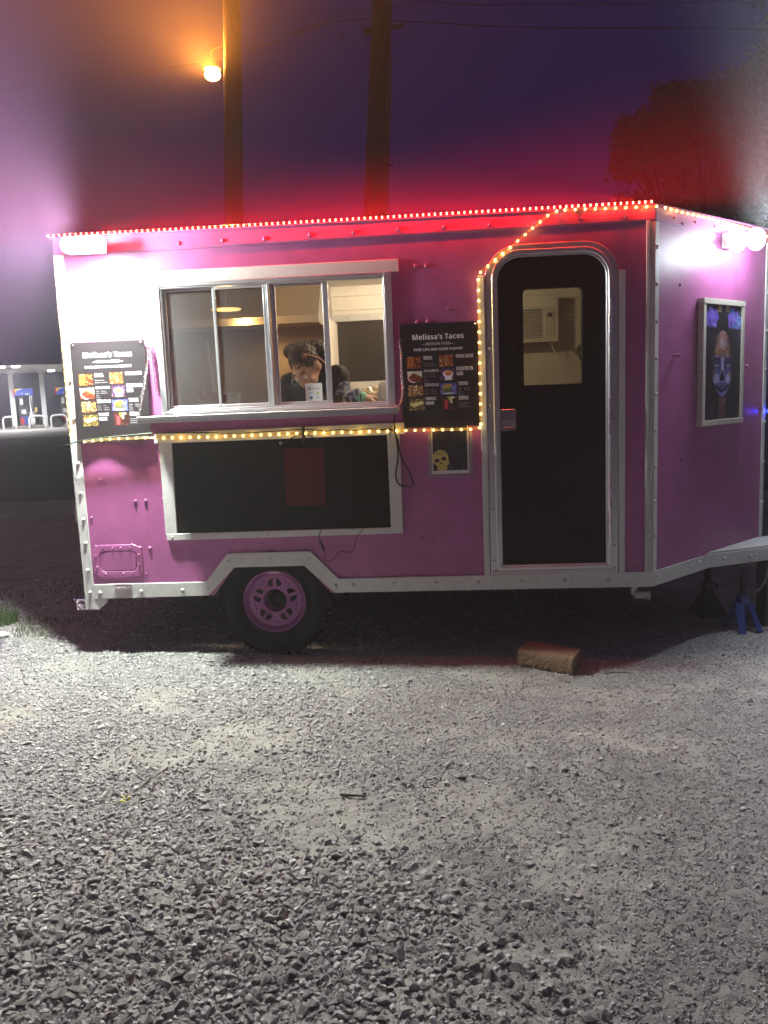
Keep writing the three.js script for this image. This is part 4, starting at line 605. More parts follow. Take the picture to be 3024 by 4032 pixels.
const ellip = (c, r, q) => { const v = V(0, 0, 0), iq = q ? q.clone().invert() : null, m = Math.min(r.x, r.y, r.z); return (p) => { v.copy(p).sub(c); if (iq) v.applyQuaternion(iq); const k = Math.hypot(v.x / r.x, v.y / r.y, v.z / r.z); return (k - 1) * m * (k > 1 ? 1 : 1); }; };
const blend = (fs, k) => (p) => { let d = fs[0](p); for (let i = 1; i < fs.length; i++) { const e = fs[i](p), h = Math.max(k - Math.abs(d - e), 0) / k; d = Math.min(d, e) - h * h * k * 0.25; } return d; };
{
  const t = thing('person', 'person in a black shirt and thin glasses looking down behind the serving window', 'person', [1.50, 1.80, -0.42]);
  const skin = phy({ color: col([0.42, 0.235, 0.155]), roughness: 0.55, sheen: 0.15 }), hair = std({ color: col([0.034, 0.020, 0.013]), roughness: 0.6, bumpMap: rep(T.brushed, 8), bumpScale: 0.002 }), shirt = std({ color: col([0.014, 0.0135, 0.014]), roughness: 0.9, map: rep(T.dust, 2) });
  const q = new THREE.Quaternion().setFromEuler(new THREE.Euler(0.72, -0.42, 0.16, 'YXZ')), hc = V(0.012, 0.085, 0.10);
  const H = (x, y, z) => V(x, y, z).applyQuaternion(q).add(hc);
  // shirt: torso, shoulders, upper arms
  const sh = blend([
    capsule(V(0.02, -0.05, -0.06), V(0.03, -0.45, -0.05), 0.135, 0.15), capsule(V(-0.13, 0.0, -0.06), V(0.18, 0.035, -0.06), 0.068, 0.072),
    capsule(V(-0.145, -0.01, -0.05), V(-0.175, -0.30, 0.02), 0.062, 0.052), capsule(V(0.20, 0.02, -0.05), V(0.245, -0.24, -0.02), 0.068, 0.056), capsule(V(0.02, 0.04, -0.05), V(0.02, -0.05, -0.02), 0.08, 0.12)], 0.05);
  part(t, 'shirt', fieldMesh((p) => sh(p) + 0.004 * n3(p.x * 18, p.y * 9, p.z * 18), V(-0.30, -0.48, -0.26), V(0.34, 0.13, 0.18), 0.011), shirt);
  // head and neck as one surface
  const face = [ellip(H(0, 0.02, -0.012), V(0.074, 0.098, 0.094), q), ellip(H(0, -0.045, 0.035), V(0.055, 0.07, 0.058), q), capsule(H(0, -0.105, 0.062), H(0, -0.098, 0.055), 0.018, 0.026),
    capsule(H(0, -0.005, 0.092), H(0, -0.038, 0.110), 0.009, 0.013), capsule(H(-0.02, -0.072, 0.086), H(0.02, -0.072, 0.086), 0.009, 0.009), capsule(H(-0.04, 0.012, 0.080), H(0.04, 0.012, 0.080), 0.011, 0.011),
    capsule(H(0, -0.03, -0.02), V(0.03, 0.045, -0.06), 0.052, 0.058), ellip(H(0.075, -0.015, -0.01), V(0.012, 0.030, 0.019), q), ellip(H(-0.075, -0.015, -0.01), V(0.012, 0.030, 0.019), q),
    ellip(H(-0.036, -0.035, 0.07), V(0.02, 0.018, 0.018), q), ellip(H(0.036, -0.035, 0.07), V(0.02, 0.018, 0.018), q)];
  const fb = blend(face, 0.022), eyeL = ellip(H(-0.031, -0.006, 0.099), V(0.014, 0.009, 0.012), q), eyeR = ellip(H(0.031, -0.006, 0.099), V(0.014, 0.009, 0.012), q);
  const headF = (p) => Math.max(fb(p), -Math.min(eyeL(p), eyeR(p)));
  part(t, 'head', fieldMesh(headF, V(-0.13, -0.08, -0.16), V(0.16, 0.25, 0.24), 0.004), skin);
  for (const s of [-1, 1]) { const e = part(t, 'eye', new THREE.SphereGeometry(0.0115, 14, 10), std({ color: col([0.6, 0.56, 0.52]), roughness: 0.3 })); e.position.copy(H(s * 0.031, -0.008, 0.087)); const b = part(t, 'eyebrow', tube([H(s * 0.016, 0.02, 0.096), H(s * 0.033, 0.026, 0.093), H(s * 0.05, 0.018, 0.082)], 0.0035, 6, 4), hair); }
  part(t, 'lips', [tube([H(-0.023, -0.072, 0.091), H(-0.008, -0.069, 0.098), H(0.008, -0.069, 0.098), H(0.023, -0.072, 0.091)], 0.005, 6, 4)].map(metreUV), std({ color: col([0.30, 0.11, 0.09]), roughness: 0.45 }));
  // dark hair drawn back, two curly buns on top
  const cap = ellip(H(0, 0.034, -0.022), V(0.083, 0.098, 0.098), q), cut = ellip(H(0, -0.055, 0.10), V(0.085, 0.088, 0.075), q), cut2 = ellip(H(0, -0.11, 0.02), V(0.09, 0.095, 0.085), q);
  const tufts = []; for (let k = 0; k < 9; k++) { const a = k / 8 * Math.PI; tufts.push(ellip(V(0.015 + 0.10 * Math.cos(a), 0.162 + 0.042 * Math.sin(a), 0.06 + 0.02 * Math.sin(k * 3)), V(0.034, 0.027, 0.032))); }
  tufts.push(ellip(V(-0.075, 0.185, 0.04), V(0.042, 0.036, 0.04)), ellip(V(0.062, 0.205, 0.03), V(0.046, 0.036, 0.042)), ellip(V(0.105, 0.15, 0.03), V(0.036, 0.05, 0.04)), ellip(V(0.112, 0.08, 0.02), V(0.026, 0.055, 0.035)));
  const hf = blend([(p) => Math.max(cap(p), -cut(p) + 0, -cut2(p)), ...tufts], 0.02);
  part(t, 'hair', fieldMesh((p) => hf(p) + 0.0045 * n3(p.x * 60, p.y * 60, p.z * 60) + 0.002 * n3(p.x * 150, p.y * 150, p.z * 150), V(-0.16, -0.06, -0.14), V(0.18, 0.27, 0.2), 0.0045), hair);
  part(t, 'hair_band', [tube([H(0.062, 0.095, 0.02), H(0.080, 0.05, -0.01), H(0.088, 0.0, -0.04), H(0.08, -0.05, -0.06)], 0.007, 8, 6), new THREE.SphereGeometry(0.016, 10, 8).translate(...H(0.062, 0.09, 0.03).toArray())].map(metreUV), std({ color: col([0.20, 0.07, 0.04]), roughness: 0.7 }));
  // glasses
  const gl = []; for (const s of [-1, 1]) { const r = new THREE.TorusGeometry(0.021, 0.0012, 6, 28); r.applyQuaternion(q).translate(...H(s * 0.033, -0.012, 0.116).toArray()); gl.push(r, rod(H(s * 0.054, -0.008, 0.114), H(s * 0.078, 0.0, 0.0), 0.0013, 6)); }
  gl.push(rod(H(-0.012, -0.008, 0.118), H(0.012, -0.008, 0.118), 0.0013, 6));
  part(t, 'glasses', gl.map(metreUV), P.chrome);
  for (const m of t.children) if (m.name !== 'shirt') { m.geometry = m.geometry.clone(); m.position.sub(hc).multiplyScalar(1.16).add(hc); m.scale.setScalar(1.16); m.position.add(V(-0.012, 0.016, 0)); if (['head', 'hair', 'eyebrow', 'lips', 'hair_band', 'glasses'].includes(m.name)) m.position.copy(hc).multiplyScalar(-0.16).add(V(-0.012, 0.016, 0)); }
  // forearm in a patterned undersleeve, reaching to the right along the counter
  const el = V(0.235, -0.16, 0.03), wr = V(0.388, -0.128, 0.075);
  const cam = std({ color: 0xffffff, roughness: 0.9, map: rep(noiseTex(128, (u, v) => { const a = n2(u * 7, v * 7 + 90); return a > 0.35 ? [0.30, 0.32, 0.38] : a > -0.1 ? [0.12, 0.15, 0.23] : [0.05, 0.06, 0.10]; }), 3) });
  part(t, 'sleeve', fieldMesh(blend([capsule(V(0.225, -0.05, -0.02), el, 0.056, 0.05), capsule(el, V(0.335, -0.10, 0.06), 0.05, 0.043)], 0.03), V(0.14, -0.23, -0.1), V(0.41, 0.03, 0.14), 0.008), cam);
  part(t, 'cuff', [fieldMesh(capsule(V(0.342, -0.107, 0.062), V(0.375, -0.122, 0.072), 0.040, 0.036), V(0.29, -0.17, 0.0), V(0.43, -0.06, 0.13), 0.006)], std({ color: col([0.22, 0.50, 0.38]), roughness: 0.8 }));
  part(t, 'wrist_strap', [new THREE.TorusGeometry(0.036, 0.0055, 8, 24).applyQuaternion(new THREE.Quaternion().setFromUnitVectors(V(0, 0, 1), wr.clone().sub(el).normalize())).translate(0.368, -0.118, 0.07)].map(metreUV), P.cable);
  // hand: palm, four unequal bent fingers and a thumb off its side
  const X = V(1, -0.10, 0.16).normalize(), Zh = V(-0.16, 0.2, 1).normalize(), pc = wr.clone(), at = (a, b, c) => pc.clone().addScaledVector(X, a).addScaledVector(V(0, 1, 0), b).addScaledVector(Zh, c);
  const fs = [capsule(at(-0.02, 0, 0), at(0.03, 0, 0), 0.026, 0.028), capsule(at(0.03, 0.0, -0.022), at(0.075, 0.004, -0.024), 0.017, 0.013), capsule(at(0.03, 0.0, 0.022), at(0.075, 0.002, 0.024), 0.018, 0.013), capsule(at(0.035, 0.004, 0), at(0.078, 0.006, 0), 0.018, 0.014)];
  [[-0.027, 0.030, 0.020], [-0.009, 0.040, 0.026], [0.010, 0.038, 0.024], [0.028, 0.028, 0.018]].forEach(([o, a, b]) => { fs.push(capsule(at(0.076, 0.004, o), at(0.076 + a, -0.006, o * 1.15), 0.0095, 0.0085), capsule(at(0.076 + a, -0.006, o * 1.15), at(0.076 + a + b * 0.75, -0.006 - b * 0.75, o * 1.15), 0.0085, 0.0075)); });
  fs.push(capsule(at(0.015, 0.0, 0.026), at(0.05, -0.012, 0.052), 0.013, 0.0105), capsule(at(0.05, -0.012, 0.052), at(0.078, -0.024, 0.052), 0.0105, 0.009));
  part(t, 'hand', fieldMesh(blend(fs, 0.008), V(0.34, -0.24, 0.0), V(0.56, -0.06, 0.2), 0.0035), skin);
}

// ------------------------------------------------------------------ ground and gravel
const densCoarse = (x, z) => { const e = sstep(1.75, 2.35, z + 0.35 * fbm(x * 1.3, z * 1.3, 3) - 0.45 * Math.max(0, x - 1.0)) ; return e * (0.6 + 0.5 * sstep(-0.3, 0.35, fbm(x * 1.7 + 4, z * 1.7, 3))) * (1 - sstep(1.9, 3.0, x)); };
const densMid = (x, z) => { const a = 1 - sstep(1.1, 2.5, x + 0.5 * fbm(x * 0.9 + 20, z * 0.9, 3)), pale = sstep(0.05, 0.35, fbm(x * 0.8 + 40, z * 1.1, 3)); return Math.max(0.06, a * (1 - 0.85 * pale)); };
const dustiness = (x, z) => sstep(-0.1, 0.4, fbm(x * 0.8 + 40, z * 1.1, 3));
const groundMesh = (() => {
  const line = (a, b, f, out, q) => { const l = []; let s = f, x = a; while (x > -out) { s *= q; x -= s; l.unshift(x); } for (let i = 0; a + i * f < b; i++) l.push(a + i * f); x = b; s = f; l.push(b); while (x < out) { s *= q; x += s; l.push(x); } return l; };
  const xs = line(-1.8, 5.2, 0.0135, 160, 1.16), zs = line(-1.6, 3.5, 0.0135, 160, 1.16), nx = xs.length, nz = zs.length;
  const pos = new Float32Array(nx * nz * 3), uv = new Float32Array(nx * nz * 2), cl = new Float32Array(nx * nz * 3), idx = [];
  for (let j = 0; j < nz; j++) for (let i = 0; i < nx; i++) {
    const x = xs[i], z = zs[j], k = j * nx + i, near = x > -2.2 && x < 5.6 && z > -2 && z < 4;
    let h = groundY(x, z); if (near) h += 0.0045 * n2(x * 19, z * 19) + 0.0034 * n2(x * 43, z * 43) + 0.0022 * n2(x * 80, z * 80);
    pos.set([x, h, z], k * 3); uv.set([x, z], k * 2);
    const d = near ? dustiness(x, z) : 0.3, s = 1 + 0.12 * fbm(x * 2.1, z * 2.1, 3);
    cl.set([(0.30 + 0.075 * d) * s, (0.297 + 0.073 * d) * s, (0.288 + 0.055 * d) * s], k * 3);
    if (i && j) { const a = k - nx - 1, b = k - nx, c = k - 1; idx.push(a, c, b, b, c, k); }
  }
  const g = new THREE.BufferGeometry(); g.setAttribute('position', new THREE.BufferAttribute(pos, 3)); g.setAttribute('uv', new THREE.BufferAttribute(uv, 2)); g.setAttribute('color', new THREE.BufferAttribute(cl, 3)); g.setIndex(idx); g.computeVertexNormals();
  return structure('gravel_ground', g, std({ color: 0xffffff, vertexColors: true, roughness: 0.95, map: rep(T.dust, 1.1), bumpMap: rep(T.grit, 3.2), bumpScale: 0.0022 }));
})();
{
  const stoneG = []; for (let v = 0; v < 10; v++) { const pts = [], fl = rr(0.5, 0.85), el = rr(0.85, 1.35); for (let i = 0; i < 13; i++) { const a = rr(0, 6.2832), c = rr(-1, 1), s = Math.sqrt(1 - c * c), k = rr(0.82, 1.08); pts.push(V(k * s * Math.cos(a) * el, k * c * fl, k * s * Math.sin(a))); } const g = new ConvexGeometry(pts); stoneG.push(metreUV(g)); }
  const gritG = []; for (let v = 0; v < 5; v++) { const pts = []; for (let i = 0; i < 8; i++) { const a = rr(0, 6.2832), c = rr(-1, 1), s = Math.sqrt(1 - c * c); pts.push(V(s * Math.cos(a) * rr(0.8, 1.3), c * 0.75, s * Math.sin(a))); } gritG.push(new ConvexGeometry(pts)); }
  const stoneM = std({ color: 0xffffff, roughness: 0.9 }), tones = [[0.37, 0.368, 0.36], [0.30, 0.30, 0.298], [0.42, 0.415, 0.40], [0.34, 0.332, 0.32], [0.24, 0.24, 0.243], [0.48, 0.475, 0.46], [0.37, 0.352, 0.335]];
  const tone = () => { const c = tones[Math.floor(rnd() * tones.length)], k = rr(0.85, 1.18); return new THREE.Color().setRGB(c[0] * k, c[1] * k, c[2] * k); };
  const stones = [], q = new THREE.Quaternion(), e = new THREE.Euler();
  const grid = new Map(), key = (x, z) => Math.floor(x / 0.08) * 4096 + Math.floor(z / 0.08);
  const free = (x, z, r) => { for (let a = -1; a <= 1; a++) for (let b = -1; b <= 1; b++) for (const s of grid.get(key(x + a * 0.08, z + b * 0.08)) || []) if (Math.hypot(s[0] - x, s[1] - z) < (s[2] + r) * 0.62) return false; return true; };
  const put = (x, z, r) => { if (!free(x, z, r)) return; const k = key(x, z); if (!grid.has(k)) grid.set(k, []); grid.get(k).push([x, z, r]); stones.push([x, z, r]); };
  for (let i = 0; i < 40000; i++) { const x = rr(0.4, 3.6), z = rr(1.3, 3.45); if (rnd() < densCoarse(x, z)) put(x, z, (0.0085 + 0.015 * Math.pow(rnd(), 2.5) + 0.003 * rnd()) * (0.75 + 0.25 * sstep(1.6, 3, z))); }
  for (let i = 0; i < 900; i++) { const x = rr(0.2, 4.4), z = rr(0.4, 3.45); if (rnd() < 0.26) put(x, z, 0.008 + 0.016 * Math.pow(rnd(), 3)); }
  for (let i = 0; i < 9000; i++) { const x = rr(1.2, 5.3), z = rr(-0.1, 3.45); if (rnd() < 0.5 + 0.5 * n2(x * 1.5, z * 1.5)) put(x, z, 0.0045 + 0.008 * rnd() * rnd()); }
  for (let i = 0; i < 52000; i++) { const x = rr(-2.2, 4.2), z = rr(-2.2, 2.6); if (rnd() < densMid(x, z) && !(x > 0.1 && z < -1.2)) put(x, z, rr(0.007, 0.0155)); }
  const place = (o, [x, z, r]) => { e.set(rr(-0.5, 0.5), rr(0, 6.28), rr(-0.5, 0.5)); o.position.set(x, groundY(x, z) + r * 0.28, z); o.quaternion.setFromEuler(e); o.scale.setScalar(r); return o; };
  const cam = camera.position, order = stones.map((s) => [s[2] / Math.hypot(s[0] - cam.x, s[1] - cam.z, 1.7), s]).sort((a, b) => b[0] - a[0]).map((a) => a[1]);
  const mats = tones.slice(0, 6).map((c) => std({ color: col(c), roughness: 0.9, map: rep(T.dust, 0.35), bumpMap: rep(T.grit, 0.22), bumpScale: 0.0008 }));
  const inView = (s) => { const v = V(s[0], groundY(s[0], s[1]), s[1]).project(camera); return Math.abs(v.x) < 1.05 && Math.abs(v.y) < 1.05 && v.z < 1; };
  camera.updateMatrixWorld(); camera.aspect = 0.75; camera.updateProjectionMatrix();
  const big = order.filter(inView).slice(0, 290), bigSet = new Set(big);
  for (const s of big) place(part(groundMesh, 'stone', stoneG[Math.floor(rnd() * 10)], mats[Math.floor(rnd() * 6)]), s);
  const o = new THREE.Object3D(), rest = order.filter((s) => !bigSet.has(s));
  const inst = (name, geos, list, mat, fn, label, category) => { const per = geos.map(() => []); for (const s of list) per[Math.floor(rnd() * geos.length)].push(s); per.forEach((l, v) => { const m = flag(new THREE.InstancedMesh(geos[v], mat, l.length)); l.forEach((s, i) => { fn(o, s); o.updateMatrix(); m.setMatrixAt(i, o.matrix); m.setColorAt(i, tone()); }); m.name = name; m.userData.kind = 'stuff'; groundMesh.add(m); }); };
  inst('gravel', stoneG, rest, stoneM, place);
  const grit = []; for (let i = 0; i < 640000; i++) { const u = rnd(), z = -1.9 + 5.4 * u, x = rr(-2.4, 5.6); if (!inView([x, z])) continue; if (rnd() < 0.35 + 0.65 * (1 - dustiness(x, z))) grit.push([x, z, 0.0022 + 0.0062 * rnd() * rnd()]); }
  inst('grit', gritG, grit, stoneM, place);
}
{ // concrete strip, road and forecourt beyond the lot
  const sheet = (name, x0, x1, z0, z1, up, mat) => { const g = new THREE.PlaneGeometry(x1 - x0, z1 - z0, 120, 40).rotateX(-Math.PI / 2).translate((x0 + x1) / 2, 0, (z0 + z1) / 2), p = g.attributes.position; for (let i = 0; i < p.count; i++) p.setY(i, groundY(p.getX(i), p.getZ(i)) + up); g.computeVertexNormals(); return structure(name, metreUV(g), mat); };
  sheet('road', -70, 60, -27, -8.2, 0.02, P.asphalt);
  sheet('forecourt', -80, 40, -75, -27, 0.05, P.concrete);
  const pave = structure('pavement', box(-60, -59.9, 0, 0.01, -6, -5.9, 0), P.concrete);
  for (let k = 0; k < 12; k++) { const x0 = -34 + k * 3.4, g = box(0.0, 3.38, 0, 0.09, 0, 2.2, 0.01).translate(x0, 0, -8.2), p = g.attributes.position; for (let i = 0; i < p.count; i++) p.setY(i, p.getY(i) + groundY(p.getX(i), p.getZ(i)) - 0.03); g.computeVertexNormals(); part(pave, 'slab', metreUV(g), P.concrete); }
}
// ------------------------------------------------------------------ on the ground
{
  const g = new THREE.BoxGeometry(0.345, 0.115, 0.20, 40, 16, 20), p = g.attributes.position;
  for (let i = 0; i < p.count; i++) { const x = p.getX(i), y = p.getY(i), z = p.getZ(i), f = z > 0.09 ? 1 : 0.12; p.setZ(i, z + f * (0.004 * n3(x * 34, y * 20, 3) + 0.0035 * n3(x * 75, y * 50, 9) + (z > 0.09 ? 0.012 * (1 - Math.pow(Math.abs(y) / 0.0575, 4)) : 0))); p.setX(i, x + 0.002 * n3(y * 40, z * 40, 1)); p.setY(i, y + (y > 0.05 ? 0.0015 * n3(x * 60, z * 60, 5) : 0)); }
  g.computeVertexNormals();
  const b = single('landscape_block', 'rough brown retaining wall block lying on the gravel in front of the door', 'concrete block', metreUV(g), std({ color: col([0.33, 0.215, 0.135]), roughness: 0.95, map: rep(T.dust, 4), bumpMap: rep(T.grit, 2.5), bumpScale: 0.006 }));
  b.position.set(3.02, groundY(3.02, 0.2) + 0.052, 0.19); b.rotation.set(0, -0.42, -0.045);
}
function jackStand(label, x, z, turn, h, mat, wide, group) {
  const y = groundY(x, z), t = thing('jack_stand', label, 'jack stand', [x, y, z], turn, group);
  const cone = new THREE.CylinderGeometry(0.032, wide, 0.20, 4, 6, true).rotateY(Math.PI / 4).translate(0, 0.10, 0);
  if (wide > 0.12) part(t, 'base', [cone, box(-0.04, 0.04, 0.19, 0.25, -0.035, 0.035)], mat);
  else { const l = []; for (const [a, b] of [[1, 1], [1, -1], [-1, 1], [-1, -1]]) { const g = box(-0.026, 0.026, -0.11, 0.11, -0.003, 0.003, 0.001).rotateX(-b * 0.42).rotateY(a * b * 0.35).translate(a * 0.055, 0.105, b * 0.062); part(t, 'leg', metreUV(g), mat); } l.push(box(-0.035, 0.035, 0.19, 0.26, -0.032, 0.032)); part(t, 'collar', l, mat); }
  part(t, 'column', [box(-0.02, 0.02, 0.2, h - 0.012, -0.016, 0.016), box(-0.05, 0.05, h - 0.012, h, -0.03, 0.03)], P.iron);
  for (let k = 0; k < 8; k++) part(t, 'ratchet_tooth', [box(-0.028, -0.0205, 0.27 + k * 0.017, 0.278 + k * 0.017, -0.014, 0.014, 0.001)], P.iron);
  part(t, 'handle', [tube([V(0.02, 0.22, 0.0), V(0.07, 0.225, 0.0), V(0.085, 0.20, 0.0), V(0.03, 0.195, 0)], 0.006, 6, 5)].map(metreUV), P.iron);
}
jackStand('dark jack stand with a solid cone base under the drawbar, the one further back', 4.36, -1.02, 0.3, 0.43, P.iron, 0.15, null);
jackStand('blue jack stand with splayed legs and a toothed column under the drawbar', 4.47, -0.60, 0.25, 0.47, std({ color: col([0.02, 0.045, 0.22]), roughness: 0.5, map: rep(T.dirtyWhite, 5) }), 0.1, null);
{
  const y = groundY(4.72, -0.72), t = thing('timber_block', 'dark upright timber block under the drawbar at the right edge', 'timber block', [4.72, y, -0.78], 0.2);
  part(t, 'post', [box(-0.07, 0.09, 0, 0.42 - y, -0.06, 0.06, 0.004)], std({ color: col([0.05, 0.04, 0.035]), roughness: 0.9, map: rep(T.wood, 3), bumpMap: rep(T.wood, 3), bumpScale: 0.003 }));
  single('safety_cable', 'black cable curving from the blue jack stand up to the drawbar', 'cable', tube([V(4.50, 0.20, -0.58), V(4.56, 0.24, -0.57), V(4.62, 0.30, -0.60), V(4.66, 0.38, -0.66), V(4.72, 0.44, -0.72)], 0.009, 8, 8), P.cable);
}
{ // white plastic bottle at the left edge
  const t = thing('plastic_bottle', 'white plastic bottle lying on the gravel at the left edge', 'bottle', [-0.86, groundY(-0.86, -0.34) + 0.028, -0.34], 0.15), m = std({ color: col([0.68, 0.70, 0.64]), roughness: 0.35 });
  part(t, 'bottle_body', metreUV(new THREE.LatheGeometry([[0.0001, -0.075], [0.026, -0.075], [0.03, -0.06], [0.03, 0.04], [0.024, 0.055], [0.014, 0.062], [0.014, 0.075]].map((a) => new THREE.Vector2(...a)), 24).rotateZ(-Math.PI / 2)), m);
  part(t, 'bottle_cap', [rod(V(0.075, 0, 0), V(0.092, 0, 0), 0.016, 16)].map(metreUV), m);
}
{
  const tw = std({ color: col([0.10, 0.075, 0.05]), roughness: 0.9 }), yw = (x, z, u = 0.012) => V(x, groundY(x, z) + u, z);
  single('twig', 'short dark twig lying flat near the middle of the gravel', 'twig', rod(yw(1.915, 1.895, 0.008), yw(2.025, 1.915, 0.014), 0.0065, 7, 0.0045), tw);
  single('twig', 'thin crooked twig on the dark gravel left of the yellow flower petals', 'twig', tube([yw(1.09, 1.68), yw(1.07, 1.75), yw(1.045, 1.80), yw(1.03, 1.87)], 0.0032, 6, 4), tw).userData.label = 'thin crooked twig on the dark gravel beyond the yellow petals';
  single('twig', 'thin dark stem on the gravel right of the brown block', 'twig', tube([yw(3.33, 0.33, 0.01), yw(3.40, 0.31, 0.014), yw(3.49, 0.33, 0.012)], 0.003, 6, 4), tw);
  const fl = thing('flower_petals', 'small bright yellow petals dropped on the gravel at left', 'petals', [1.0, groundY(1.0, 1.985) + 0.012, 1.985]);
  for (let k = 0; k < 7; k++) { const g = new THREE.SphereGeometry(0.008, 8, 5).scale(1, 0.18, 0.6).translate(0.012, 0, 0).rotateZ(rr(-0.2, 0.6)).rotateY(k * 0.9).translate(rr(-0.014, 0.014), rr(0, 0.006), rr(-0.01, 0.01)); part(fl, 'petal', metreUV(g), std({ color: col([0.62, 0.60, 0.04]), roughness: 0.6 })); }
}
{ // grass along the left edge, too many blades to count
  const blade = new THREE.BufferGeometry(); blade.setAttribute('position', new THREE.Float32BufferAttribute([-0.5, 0, 0, 0.5, 0, 0, -0.38, 0.45, 0.06, 0.38, 0.45, 0.06, -0.2, 0.8, 0.22, 0.2, 0.8, 0.22, 0, 1, 0.42], 3)); blade.setIndex([0, 1, 2, 2, 1, 3, 2, 3, 4, 4, 3, 5, 4, 5, 6]); blade.computeVertexNormals();
  const bl = []; for (let i = 0; i < 4200; i++) { const x = rr(-2.4, -0.2), z = rr(-2.3, -0.35), k = sstep(0.02, 0.4, fbm(x * 1.4 + 2, z * 2.2 + 9, 3) + 0.28 * (1 - Math.abs(z + 1.0)) - 0.25 * Math.max(0, x + 1.0)); if (rnd() < k) bl.push([x, z, 1]); }
  for (let i = 0; i < 380; i++) { const a = rr(0, 6.28), r = 0.13 * Math.sqrt(rnd()); bl.push([-1.05 + r * Math.cos(a), -0.72 + r * Math.sin(a), 2.4]); }
  const m = flag(new THREE.InstancedMesh(blade, std({ color: 0xffffff, roughness: 0.8 }), bl.length)), o = new THREE.Object3D();
  bl.forEach(([x, z, k], i) => { o.position.set(x, groundY(x, z) - 0.002, z); o.rotation.set(rr(-0.5, 0.5), rr(0, 6.28), rr(-0.4, 0.4)); const s = rr(0.025, 0.06) * k; o.scale.set(0.006 * (k > 1 ? 1.4 : 1), s, s); o.updateMatrix(); m.setMatrixAt(i, o.matrix); m.setColorAt(i, new THREE.Color().setRGB(rr(0.05, 0.10), rr(0.10, 0.17), rr(0.02, 0.04))); });
  m.name = 'grass'; m.userData = { kind: 'stuff', label: 'tufts of short grass at the left edge of the gravel behind the trailer corner' }; scene.add(m);
}
// ------------------------------------------------------------------ poles, wires, street lamp
{
  const p1 = thing('utility_pole', 'thick dark wooden utility pole with a conduit, behind the middle of the roof', 'utility pole', [1.16, 0, -7.0]);
  part(p1, 'shaft', [rod(V(0, 0, 0), V(0.78, 9.6, 0), 0.185, 20, 0.125)].map(metreUV), P.pole);
  part(p1, 'conduit', [rod(V(0.255, 0.3, 0.06), V(0.645, 6.28, 0.06), 0.042, 12), box(0.60, 0.69, 6.26, 6.32, 0.02, 0.10)].map(metreUV), std({ color: col([0.06, 0.05, 0.045]), roughness: 0.7 }));
  for (const y of [5.55, 4.9]) part(p1, 'strap', [box(0.20 + y * 0.06, 0.36 + y * 0.06, y - 0.012, y + 0.012, 0.085, 0.108, 0.002)], P.iron);
  part(p1, 'insulator_bracket', [box(0.69, 0.86, 6.73, 6.77, -0.02, 0.05, 0.004), box(0.30, 0.42, 6.66, 6.72, 0.05, 0.14, 0.004), rod(V(0.84, 6.77, 0.0), V(0.84, 6.83, 0), 0.022, 10)].map(metreUV), P.iron);
  const p2 = thing('utility_pole', 'left wooden pole carrying the orange street lamp', 'utility pole', [-1.02, 0, -8.0]);
  part(p2, 'shaft', [rod(V(0, 0, 0), V(0.54, 10, 0), 0.17, 20, 0.12)].map(metreUV), P.pole);
  part(p2, 'bracket', [box(0.49, 0.56, 7.40, 7.46, 0.0, 0.12, 0.004)], P.iron);
  const L = thing('street_lamp', 'lit orange street lamp on a short arm beside the left pole', 'street lamp', [-1.03, 6.76, -8.22]);
  part(L, 'arm', [tube([V(0.32, 0.36, 0.14), V(0.18, 0.40, 0.02), V(0.02, 0.36, 0.0), V(0.0, 0.24, 0.0)], 0.02, 8, 6)].map(metreUV), P.aluDull);
  part(L, 'lamp_cap', [new THREE.LatheGeometry([[0.0001, 0.25], [0.05, 0.25], [0.07, 0.16], [0.13, 0.09], [0.135, 0.075], [0.0001, 0.076]].map((a) => new THREE.Vector2(...a)), 28)].map(metreUV), P.aluDull);
  part(L, 'lamp_glow', new THREE.SphereGeometry(0.125, 24, 14).scale(1, 0.68, 1), std({ color: 0x332200, emissive: col([1, 0.72, 0.22]), emissiveIntensity: 16, roughness: 1 }));
  const l = new THREE.PointLight(col(LAMP.street.color), LAMP.street.point); l.position.set(0, -0.01, 0); l.castShadow = true; l.shadow.radius = 4; L.add(l);
  const f = new THREE.SpotLight(col(LAMP.street.color), LAMP.street.spot, 0, 1.25, 1, 2); f.position.set(0, 0, 0.13); f.target.position.set(-1.03 - 0.25, 6.76 + 1.7, -8.22 + 3.5); f.castShadow = true; f.shadow.radius = 4; L.add(f);
  const wire = (label, pts, r) => single('power_line', label, 'wire', tube(pts, r, 5, 14), P.cable);
  wire('topmost wire crossing the sky from the thick pole to the right', [V(-14, 7.9, -12), V(-1.0, 7.22, -8.8), V(0.5, 7.06, -7.6), V(1.72, 6.99, -6.87), V(3.46, 6.93, -7), V(14, 6.75, -8)], 0.008);
  wire('second wire below it, running right from the bracket on the thick pole', [V(0.4, 6.86, -7.3), V(1.2, 6.85, -6.9), V(2.0, 6.80, -6.95), V(3.46, 6.65, -7), V(6.94, 6.38, -7), V(16, 6.0, -8)], 0.010);
  wire('short slack wire curling left off the bracket on the thick pole', [V(1.53, 6.70, -6.86), V(1.40, 6.735, -6.9), V(1.25, 6.70, -6.9), V(1.12, 6.60, -6.9), V(1.07, 6.52, -6.9)], 0.007);
  wire('short slack wire dropping down the face of the thick pole', [V(1.44, 6.71, -6.86), V(1.50, 6.55, -6.8), V(1.54, 6.35, -6.79), V(1.57, 6.1, -6.80)], 0.005);
}
